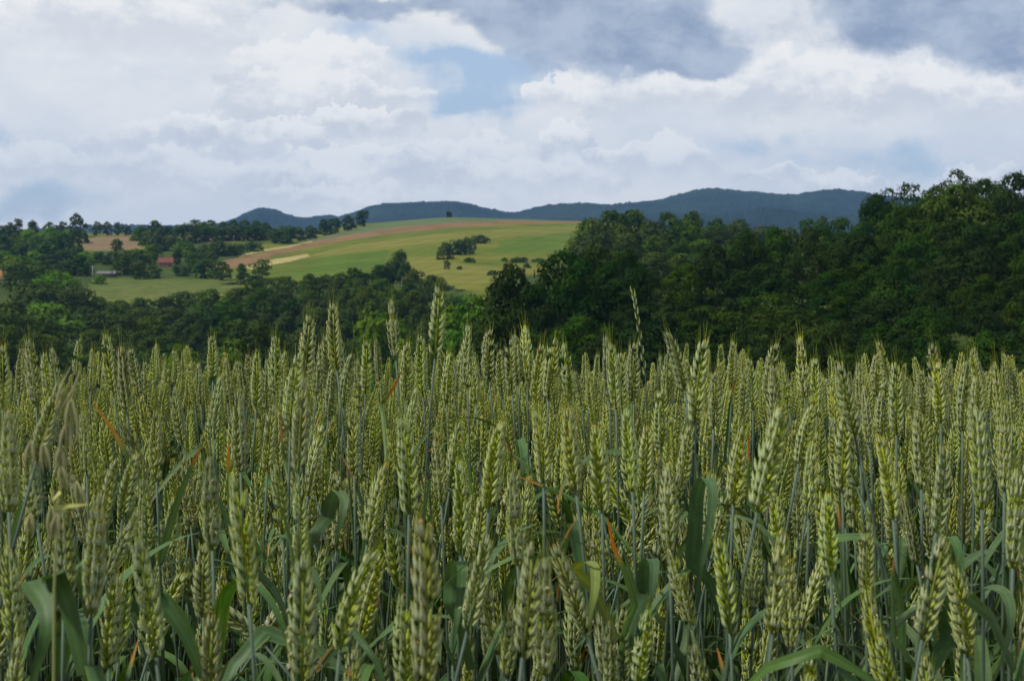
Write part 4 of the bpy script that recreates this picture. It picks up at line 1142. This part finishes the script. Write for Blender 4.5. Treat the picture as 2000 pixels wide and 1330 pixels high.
# ---- the rest of the 300 largest: scattered between the placed ones
taken = [(p['px'], p['py'], p['d']) for p in PLANTS]
pos = [(p['B'].x, p['B'].y) for p in PLANTS]
tries = 0
while len(PLANTS) < 300 and tries < 60000:
    tries += 1
    d = .95 + .85 * rw.random() ** .65
    px = rw.uniform(-25, 2025)
    zt = rw.gauss(.80, .055) if d > 1.5 else rw.gauss(.80, .05)
    u, v, q = proj((ray(px, 800).x * d, d, zt))
    if not (705 + max(0, d - 2) * 10 < v < 1300): continue
    # leave the leafy window in the middle of the picture thinner
    if d < 1.5 and v > 820 and rw.random() < .65: continue
    if v > 960 and rw.random() < .5: continue
    if any(abs(u - a) < 11 and abs(v - b) < 50 for a, b, _ in taken): continue
    B_ = CAM + ray(u, v) * d
    if any((B_.x - a) ** 2 + (B_.y - b) ** 2 < .020 ** 2 for a, b in pos): continue
    L = rw.uniform(.070, .098); lean = rw.gauss(0, .16 if rw.random() < .8 else .32)
    bl = B_ - Vector((lean * L, rw.gauss(0, .16) * L, L * math.sqrt(1 - lean * lean)))
    bu = proj(bl)
    wheat((u, v), (bu[0], bu[1]), d)
    taken.append((u, v, d)); pos.append((B_.x, B_.y))

# ---- leaves the photo shows clearly, each on the nearest plant
def placed_leaf(pts, d, W, orange=0, col=LG, across=(1, 0, .1), face=0.0, dz=None):
    P_ = [at(x, y, d + (dz[i] if dz else 0)) for i, (x, y) in enumerate(pts)]
    # smooth through the points
    q = []
    for i in range(len(P_) - 1):
        a, b, c, e = P_[max(i - 1, 0)], P_[i], P_[i + 1], P_[min(i + 2, len(P_) - 1)]
        for t in (0, .25, .5, .75):
            q.append(.5 * ((2 * b) + (c - a) * t + (2 * a - 5 * b + 4 * c - e) * t * t + (3 * b - a - 3 * c + e) * t ** 3))
    q.append(P_[-1])
    pl = min(PLANTS, key=lambda p: (Vector((p['B'].x, p['B'].y, 0)) - Vector((q[0].x, q[0].y, 0))).length + (0 if p['B'].z > q[0].z - .1 else .2))
    G = pl['o'].location
    # run the blade's foot back to that plant's stem
    foot = Vector((G.x * .5 + pl['B'].x * .5, G.y * .5 + pl['B'].y * .5, q[0].z - .06))
    st = [foot, foot.lerp(q[0], .5) + Vector((0, 0, .012))]
    mb = MB(); ribbon(mb, [p - G for p in st + q], lambda t: across, W * .95, .22, orange, col)
    mb.build('leaf', M_leaf, pl['o'])
D_ = LG * .35 + LD * .65
placed_leaf([(1352, 1100), (1358, 1030), (1362, 960), (1378, 932), (1392, 960), (1384, 1040), (1366, 1120), (1362, 1200)], 1.25, .0165, 0, LG, (1, 0, .02), dz=[.03, .02, .01, -.01, -.03, -.04, -.04, -.03])
placed_leaf([(285, 960), (262, 915), (235, 865), (208, 822), (180, 786)], 1.7, .0093, .55, D_, (.8, .2, .6))
placed_leaf([(1240, 1180), (1222, 1120), (1200, 1070), (1186, 1010)], 1.15, .0074, .5, D_, (.9, 0, .35))
placed_leaf([(105, 1120), (90, 1128), (60, 1135), (85, 1180), (90, 1230), (75, 1290), (50, 1370)], .85, .0175, 0, D_, (1, .1, .25), dz=[.05, .03, 0, -.02, -.03, -.03, -.03])
placed_leaf([(640, 1010), (648, 975), (660, 958), (672, 975), (668, 1010), (655, 1060)], 1.35, .0165, 0, LG, (1, 0, 0), dz=[.03, .02, 0, -.02, -.03, -.03])
placed_leaf([(725, 1100), (738, 1050), (760, 1036), (790, 1045), (806, 1080)], 1.2, .014, .12, LG, (.35, .9, .2))
placed_leaf([(880, 1180), (882, 1130), (886, 1100), (902, 1098), (900, 1150), (892, 1210), (884, 1270)], 1.15, .015, 0, LG, (1, 0, 0), dz=[.03, .03, .01, -.02, -.03, -.04, -.04])
placed_leaf([(1118, 1112), (1138, 1096), (1160, 1104), (1162, 1150), (1152, 1200), (1152, 1250)], 1.1, .013, 0, LG * .6 + LY * .4, (.9, .3, 0), dz=[.03, .02, 0, -.02, -.03, -.03])
placed_leaf([(1262, 1160), (1262, 1110), (1268, 1090), (1278, 1100), (1274, 1150), (1264, 1200)], 1.15, .0165, 0, LG, (1, 0, 0), dz=[.03, .02, .0, -.02, -.03, -.03])
placed_leaf([(495, 1110), (520, 1062), (548, 1046), (572, 1056)], 1.25, .014, 0, LG, (.3, .9, .15))
placed_leaf([(517, 1232), (560, 1248), (610, 1262), (650, 1290), (690, 1320)], .98, .013, .1, LG, (.1, .6, .8))
placed_leaf([(310, 1165), (335, 1200), (360, 1240), (385, 1285)], .92, .014, 0, LG, (.55, .5, .5))
placed_leaf([(1600, 1270), (1640, 1290), (1690, 1320), (1740, 1355)], .95, .011, .0, D_, (.3, .4, .85))
placed_leaf([(1595, 1060), (1640, 1050), (1700, 1050), (1735, 1085), (1745, 1110)], 1.2, .013, .1, LG, (.1, .9, .5))
placed_leaf([(1852, 1250), (1846, 1120), (1848, 1055), (1862, 1050), (1874, 1090), (1868, 1150)], 1.15, .017, 0, LG, (1, 0, 0), dz=[.03, .02, 0, -.02, -.03, -.03])
placed_leaf([(1890, 1165), (1930, 1145), (1965, 1160), (1975, 1210), (1960, 1280), (1930, 1350)], 1.0, .0135, .05, LG, (.8, .55, .15), dz=[.03, .02, 0, -.02, -.03, -.04])
placed_leaf([(1415, 900), (1420, 850), (1424, 800), (1430, 765), (1434, 735)], 1.9, .0056, .32, D_, (.9, .3, 0))
placed_leaf([(745, 790), (760, 770), (772, 750), (786, 722)], 1.7, .0062, .75, D_, (.8, .2, .4))
placed_leaf([(448, 990), (446, 930), (446, 890), (448, 860)], 1.5, .0062, .6, D_, (1, 0, 0))
placed_leaf([(720, 1020), (700, 960), (685, 925), (666, 885)], 1.5, .0059, .45, D_, (.8, 0, .4))
placed_leaf([(556, 900), (552, 870), (549, 840), (548, 825)], 1.8, .0053, .6, D_, (1, 0, 0))
placed_leaf([(1100, 965), (1075, 955), (1045, 943), (1008, 928)], 1.45, .0050, .5, D_, (.1, .3, .9))
placed_leaf([(1462, 980), (1463, 930), (1462, 890), (1461, 845)], 1.6, .0053, .45, D_, (1, 0, 0))
placed_leaf([(1082, 1090), (1100, 1060), (1112, 1035), (1124, 1017)], 1.2, .0043, .6, D_, (.8, 0, .3))
placed_leaf([(690, 1230), (640, 1285), (615, 1310), (655, 1252)], .95, .0056, .5, D_, (.8, 0, .3))
placed_leaf([(1747, 1250), (1744, 1170), (1744, 1120), (1746, 1090)], 1.1, .0050, .3, D_, (1, 0, 0))

# ------------------------------------------------------------------ stuff: the countless farther wheat and the low leaves
EL = [make_ear(900 + i, hi=False, nspk=18, width=1.18 + .03 * i, tint=1.02 - .05 * (i % 3), tipc=TIPC if i % 3 == 2 else None).arrays() for i in range(6)]
def merge_faces(fs):
    out = {}
    for q in fs:
        q = np.asarray(q); q = q[None] if q.ndim == 1 else q
        out.setdefault(q.shape[1], []).append(q)
    return [np.concatenate(v) for v in out.values()]
EL = [(v, merge_faces(f), c) for v, f, c in EL]
LLo = []
for mbx in LEAVES:
    v, f, c = mbx.arrays(); LLo.append((v, merge_faces(f), c))
field = MB()
rs_ = np.random.default_rng(33)
def inst(mb, arr, loc, rz, scale, lean=(0, 0), mul=1.0):
    v, f, c = arr
    ca, sa = math.cos(rz), math.sin(rz)
    w = v * scale
    x = w[:, 0] * ca - w[:, 1] * sa; y = w[:, 0] * sa + w[:, 1] * ca; z = w[:, 2]
    x = x + lean[0] * z; y = y + lean[1] * z
    mb.add(np.stack([x, y, z], 1) + np.array(loc), f, c * mul)
cell = .060
for gx in np.arange(-3.4, 3.4, cell):
    for gy in np.arange(-1.4, 4.9, cell):
        x = gx + rs_.uniform(0, cell); y = gy + rs_.uniform(0, cell)
        inside = abs(x) < y * .372 + .05
        if abs(x) > max(y, 0) * .372 + 1.6 or x * x + y * y < .3 ** 2 or (y < .5 and rs_.random() < .4): continue
        inside = inside and y > .5
        g0 = float(near_z(y)) + .02
        if inside and y < 1.75:
            # only low leaves here: the ears of this part are plants of their own
            for _ in range(3):
                inst(field, LLo[rs_.integers(len(LLo))], (x + rs_.normal(0, .02), y + rs_.normal(0, .02), rs_.uniform(.12, .54)), rs_.uniform(0, 6.28), rs_.uniform(.9, 1.3), mul=.8)  # low blade colour dimmed to stand in for shade under the canopy
            continue
        if not inside and rs_.random() < .6: continue
        if inside and y > 4.0 and rs_.random() < .4: continue
        if inside and any((x - a) ** 2 + (y - b) ** 2 < .02 ** 2 for a, b in pos): continue
        zt = .775 + .055 * float(np.clip(rs_.normal(), -2.2, 1.7)) if inside else .79 + .04 * float(np.clip(rs_.normal(), -2, 1.5))
        sc = rs_.uniform(.82, 1.05); L = .085 * sc
        lean = rs_.normal(0, .13, 2)
        zb = g0 + zt - L
        a = EL[rs_.integers(len(EL))]
        tint = np.array([1, 1, 1]) * rs_.uniform(.85, 1.12) * np.array([rs_.uniform(.95, 1.08), 1, rs_.uniform(.85, 1.1)])
        inst(field, a, (x, y, zb), rs_.uniform(0, 6.28), sc, lean, tint)
        B_ = Vector((x, y, zb)); e_ = Vector((lean[0], lean[1], 1))
        pts = bez(Vector((x - lean[0] * .2, y - lean[1] * .2, g0)), Vector((x - lean[0] * .2, y - lean[1] * .2, g0 + .3)), B_ - e_ * .2, B_, 5)
        tube(field, pts, [.0021, .0021, .0020, .0016, .0015, .0014], STEMC * .95, 4, cap=False)
        for q in range(2):
            inst(field, LLo[rs_.integers(len(LLo))], (x - lean[0] * .15, y - lean[1] * .15, g0 + rs_.uniform(.35, .64)), rs_.uniform(0, 6.28), rs_.uniform(.85, 1.1), mul=.7)  # lower leaves dimmed too, canopy shade in their colour
tag(field.build('wheat_field', M_ear), 'dense green wheat filling the field beyond the nearest ears', 'wheat field', kind='stuff')

# ------------------------------------------------------------------ red beetle on its ear
M_red = plain_mat('beetle_wing_case', (.30, .02, .012), .25, .5, 900, .25)
M_black = plain_mat('beetle_black', (.012, .012, .012), .3, .5, 900, .2)
pl = next(p for p in PLANTS if p['px'] == 1053)
bc = at(1053, 686, pl['d'] - .0075)
bug = empty('red_beetle', bc, 'tiny red beetle with black head sitting on a wheat ear', 'beetle')
def ellipsoid(mb, c, r, col, nu_=12, nv_=8, zmin=-1):
    vs = []
    for i in range(nv_ + 1):
        a = -math.pi / 2 + math.pi * i / nv_
        for k in range(nu_):
            b = 2 * math.pi * k / nu_
            vs.append((c[0] + r[0] * math.cos(a) * math.cos(b), c[1] + r[1] * math.cos(a) * math.sin(b), c[2] + r[2] * max(zmin, math.sin(a))))
    f = [(i * nu_ + k, i * nu_ + (k + 1) % nu_, (i + 1) * nu_ + (k + 1) % nu_, (i + 1) * nu_ + k) for i in range(nv_) for k in range(nu_)]
    mb.add(vs, [np.array(f)], col)
for s in (-1, 1):
    mb = MB(); ellipsoid(mb, (s * .0009, -.0002, -.0004), (.0012, .0016, .0024), (.3, .02, .02)); mb.build('wing_case', M_red, bug)
mb = MB(); ellipsoid(mb, (0, 0, .0022), (.0012, .0012, .0009), (0, 0, 0)); mb.build('head', M_black, bug)
for s in (-1, 1):
    for k in range(3):
        mb = MB(); z = .0012 - k * .0012
        tube(mb, [(s * .0012, .0004, z), (s * .0024, .0002, z + .0004), (s * .0030, .0014, z - .0002)], [.00016, .00014, .0001], (0, 0, 0), 5); mb.build('leg', M_black, bug)

# ------------------------------------------------------------------ wild oat and thin grass spike
M_oat = plant_mat('oat_husk', .6, .2, .25, hue=.01, val=.1, nscale=300, namp=.2)
OAT = np.array([.40, .39, .19])
oat = empty('wild_oat', Vector((at(118, 1000, .78).x, at(118, 1000, .78).y, 0)), 'tan wild oat with hanging husks among the green ears', 'wild oat')
og = oat.location
main_ = [(104, 1500), (106, 1150), (112, 1010), (118, 960), (128, 900), (132, 830), (134, 770)]
sp = [at(x, y, .78) - og for x, y in main_]
mb = MB(); tube(mb, [Vector((0, 0, 0))] + sp, [.0011] + [.0010, .0009, .0008, .0007, .0006, .0005, .0004], OAT * np.array([.75, .85, .7]), 6); mb.build('stem', M_oat, oat)
for (bx, by), (tx, ty), br in [((108, 812), (149, 716), (134, 790)), ((138, 775), (141, 868), (134, 765)), ((132, 818), (125, 910), (131, 805)), ((118, 868), (117, 930), (128, 860)), ((84, 862), (92, 925), (112, 850)),
                           ((60, 858), (56, 925), (95, 842)), ((118, 905), (128, 960), (128, 890)), ((148, 938), (164, 1000), (122, 955)), ((100, 985), (104, 1060), (112, 965)), ((60, 1000), (58, 1050), (100, 975)),
                           ((112, 1000), (104, 1060), (112, 985))]:
    b = at(bx, by, .77); t_ = at(tx, ty, .77); v = t_ - b
    a = at(br[0], br[1], .78)
    mb = MB(); tube(mb, [a - og, a.lerp(b, .6) + Vector((0, 0, .006)) - og, b - og], [.0005, .0004, .0003], OAT * .9, 5); br_ = mb.build('branch', M_oat, oat)
    mb = MB(); r_ = np.random.default_rng(bx)
    bb = np.array(b - og); ax = np.array(v.normalized())
    sd_ = np.array([1, 0.2, 0.1])
    for s in (-1, 1):
        vv, f, c = floret_arr(r_, bb, ax + s * .09 * sd_, s * sd_, v.length, .0012, .0010, 8, 8); mb.add(vv, f, np.tile(OAT * (1.05 if s > 0 else .85), (len(vv), 1)))
    vv, f, c = floret_arr(r_, bb + ax * v.length * .1, ax, np.array([0, 1, 0.1]), v.length * .8, .0013, .0013, 6, 6); mb.add(vv, f, np.tile(OAT * np.array([.8, .9, .6]), (len(vv), 1)))
    mb.build('husk', M_oat, br_)
mb = MB(); q = [at(x, y, .76) - og for x, y in [(118, 960), (104, 975), (108, 992), (140, 987), (172, 985)]]
ribbon(mb, q, lambda t: (.1, .4, .9), .005, .2, 0, OAT * np.array([1.05, 1.1, .6])); mb.build('leaf', M_oat, oat)

gs = empty('thin_grass_spike', Vector((at(1266, 900, 1.85).x, at(1266, 900, 1.85).y, 0)), 'thin wild grass spike curving high above the ears', 'grass spike')
g0 = gs.location
pp = [at(x, y, 1.85) - g0 for x, y in [(1266, 1500), (1266, 900), (1263, 800), (1261, 735), (1254, 685), (1247, 635), (1242, 600), (1237, 574)]]
mb = MB(); tube(mb, [Vector((0, 0, 0))] + pp, [.0014, .0013, .0011, .0009, .0007, .0006, .0005, .0004, .0003], STEMC * .9, 6); mb.build('stem', M_stem, gs)
for k in range(15):
    t_ = k / 14; z = 4.0 - 1.0 + t_ * 3.95
    i0 = min(int(z), 6); a = pp[i0].lerp(pp[i0 + 1], z - i0); tg = (pp[i0 + 1] - pp[i0]).normalized()
    s = 1 if k % 2 else -1; mb = MB()
    for q in (0, 1):
        vv, f, c = floret_arr(np.random.default_rng(k), np.array(a), np.array(tg) + np.array([s * (.16 + .12 * q), .05 * q, 0]), np.array([s, 0.1, 0.05]), .0125 - .003 * q, .0011, .0010, 6, 6)
        mb.add(vv, f, c)
    mb.build('spikelet', M_ear, gs)

# ------------------------------------------------------------------ labels that say where a thing stands among its neighbours
ORD = ['nearest', 'second nearest', 'third nearest', 'fourth nearest', 'fifth nearest', 'sixth nearest', 'seventh nearest', 'eighth nearest', 'ninth nearest', 'tenth nearest', 'eleventh nearest', 'twelfth nearest', 'thirteenth nearest', 'fourteenth nearest', 'fifteenth nearest', 'sixteenth nearest', 'seventeenth nearest', 'eighteenth nearest']
DIRS = ['right of', 'above and right of', 'above', 'above and left of', 'left of', 'below and left of', 'below', 'below and right of']
def relabel(things, marks, noun):
    cells = {}
    for t_ in things:
        if t_['label']: continue
        lm = min(marks, key=lambda m_: math.hypot(t_['px'] - m_[0], t_['py'] - m_[1]))
        dx, dy = t_['px'] - lm[0], lm[1] - t_['py']
        s = int(round(math.atan2(dy, dx) / (math.pi / 4))) % 8
        cells.setdefault((lm[2], s), []).append((math.hypot(dx, dy), t_))
    for (nm, s), L_ in cells.items():
        L_.sort(key=lambda q: q[0])
        for k, (_, t_) in enumerate(L_):
            t_['o']['label'] = f"{t_['look']} {t_.get('cat') or noun}, {ORD[min(k, len(ORD) - 1)]} one {DIRS[s]} {nm}"
WM = [(862, 560, 'the tallest ear'), (606, 615, 'the tall plump ear'), (420, 655, 'the dark upright ear'), (204, 652, 'the orange flecked ear'), (306, 670, 'the thinnest pale ear'),
      (1313, 643, 'the tall leaning ear'), (1361, 660, 'the thick yellow tipped ear'), (1563, 655, 'the lone pale straight ear'), (1817, 670, 'the pink flecked ear'), (1632, 708, 'the big slanting ear'),
      (1053, 672, 'the beetle ear'), (135, 770, 'the tan wild oat'), (1378, 935, 'the broad hanging leaf'), (803, 813, 'the long pale middle ear'), (1527, 793, 'the large far leaning ear'), (1607, 963, 'the golden topped ear'),
      (1840, 1043, 'the pink anthered leaning ear'), (1050, 1056, 'the thick bottom pair'), (848, 1008, 'the biggest bottom ear'), (592, 1078, 'the stout bottom ear'), (466, 918, 'the long braided ear'), (280, 1043, 'the stout arching leaf ear'),
      (1190, 1212, 'the bottom twin pair'), (1104, 795, 'the blurred yellow ear')]
relabel(PLANTS, WM, 'wheat plant')
TM = [(323, 508, 'the red roof'), (209, 531, 'the grey shed'), (878, 418, 'the lone hilltop bush'), (150, 420, 'the tallest ridge tree'), (707, 420, 'the topmost hedge tree'), (925, 600, 'the bright wood edge tree'),
      (95, 625, 'the largest bright crown'), (745, 630, 'the bright valley tree'), (685, 668, 'the low farmhouse'), (1868, 350, 'the tallest loose crown'), (1880, 400, 'the broad rounded crown'), (1340, 415, 'the yellowish middle wood crown'),
      (1000, 545, 'the apart dark crown'), (1240, 580, 'the thin grass spike'), (1563, 655, 'the lone pale ear'), (420, 655, 'the dark upright ear'), (1817, 670, 'the pink flecked ear')]
relabel(TREES, TM, 'tree')

# ------------------------------------------------------------------ air
hz = MB(); box(hz, (-5200, -300, -60), (5200, 7200, 420), (1, 1, 1))
m = bpy.data.materials.new('haze_air'); m.use_nodes = True; X.tree = m.node_tree; m.node_tree.nodes.clear()
pv = m.node_tree.nodes.new('ShaderNodeVolumePrincipled')
pv.inputs['Color'].default_value = (.27, .54, 1.0, 1); pv.inputs['Density'].default_value = .000072
o = m.node_tree.nodes.new('ShaderNodeOutputMaterial'); lk(pv.outputs[0], o.inputs['Volume'])
tag(hz.build('haze', m, None, False), kind='stuff')
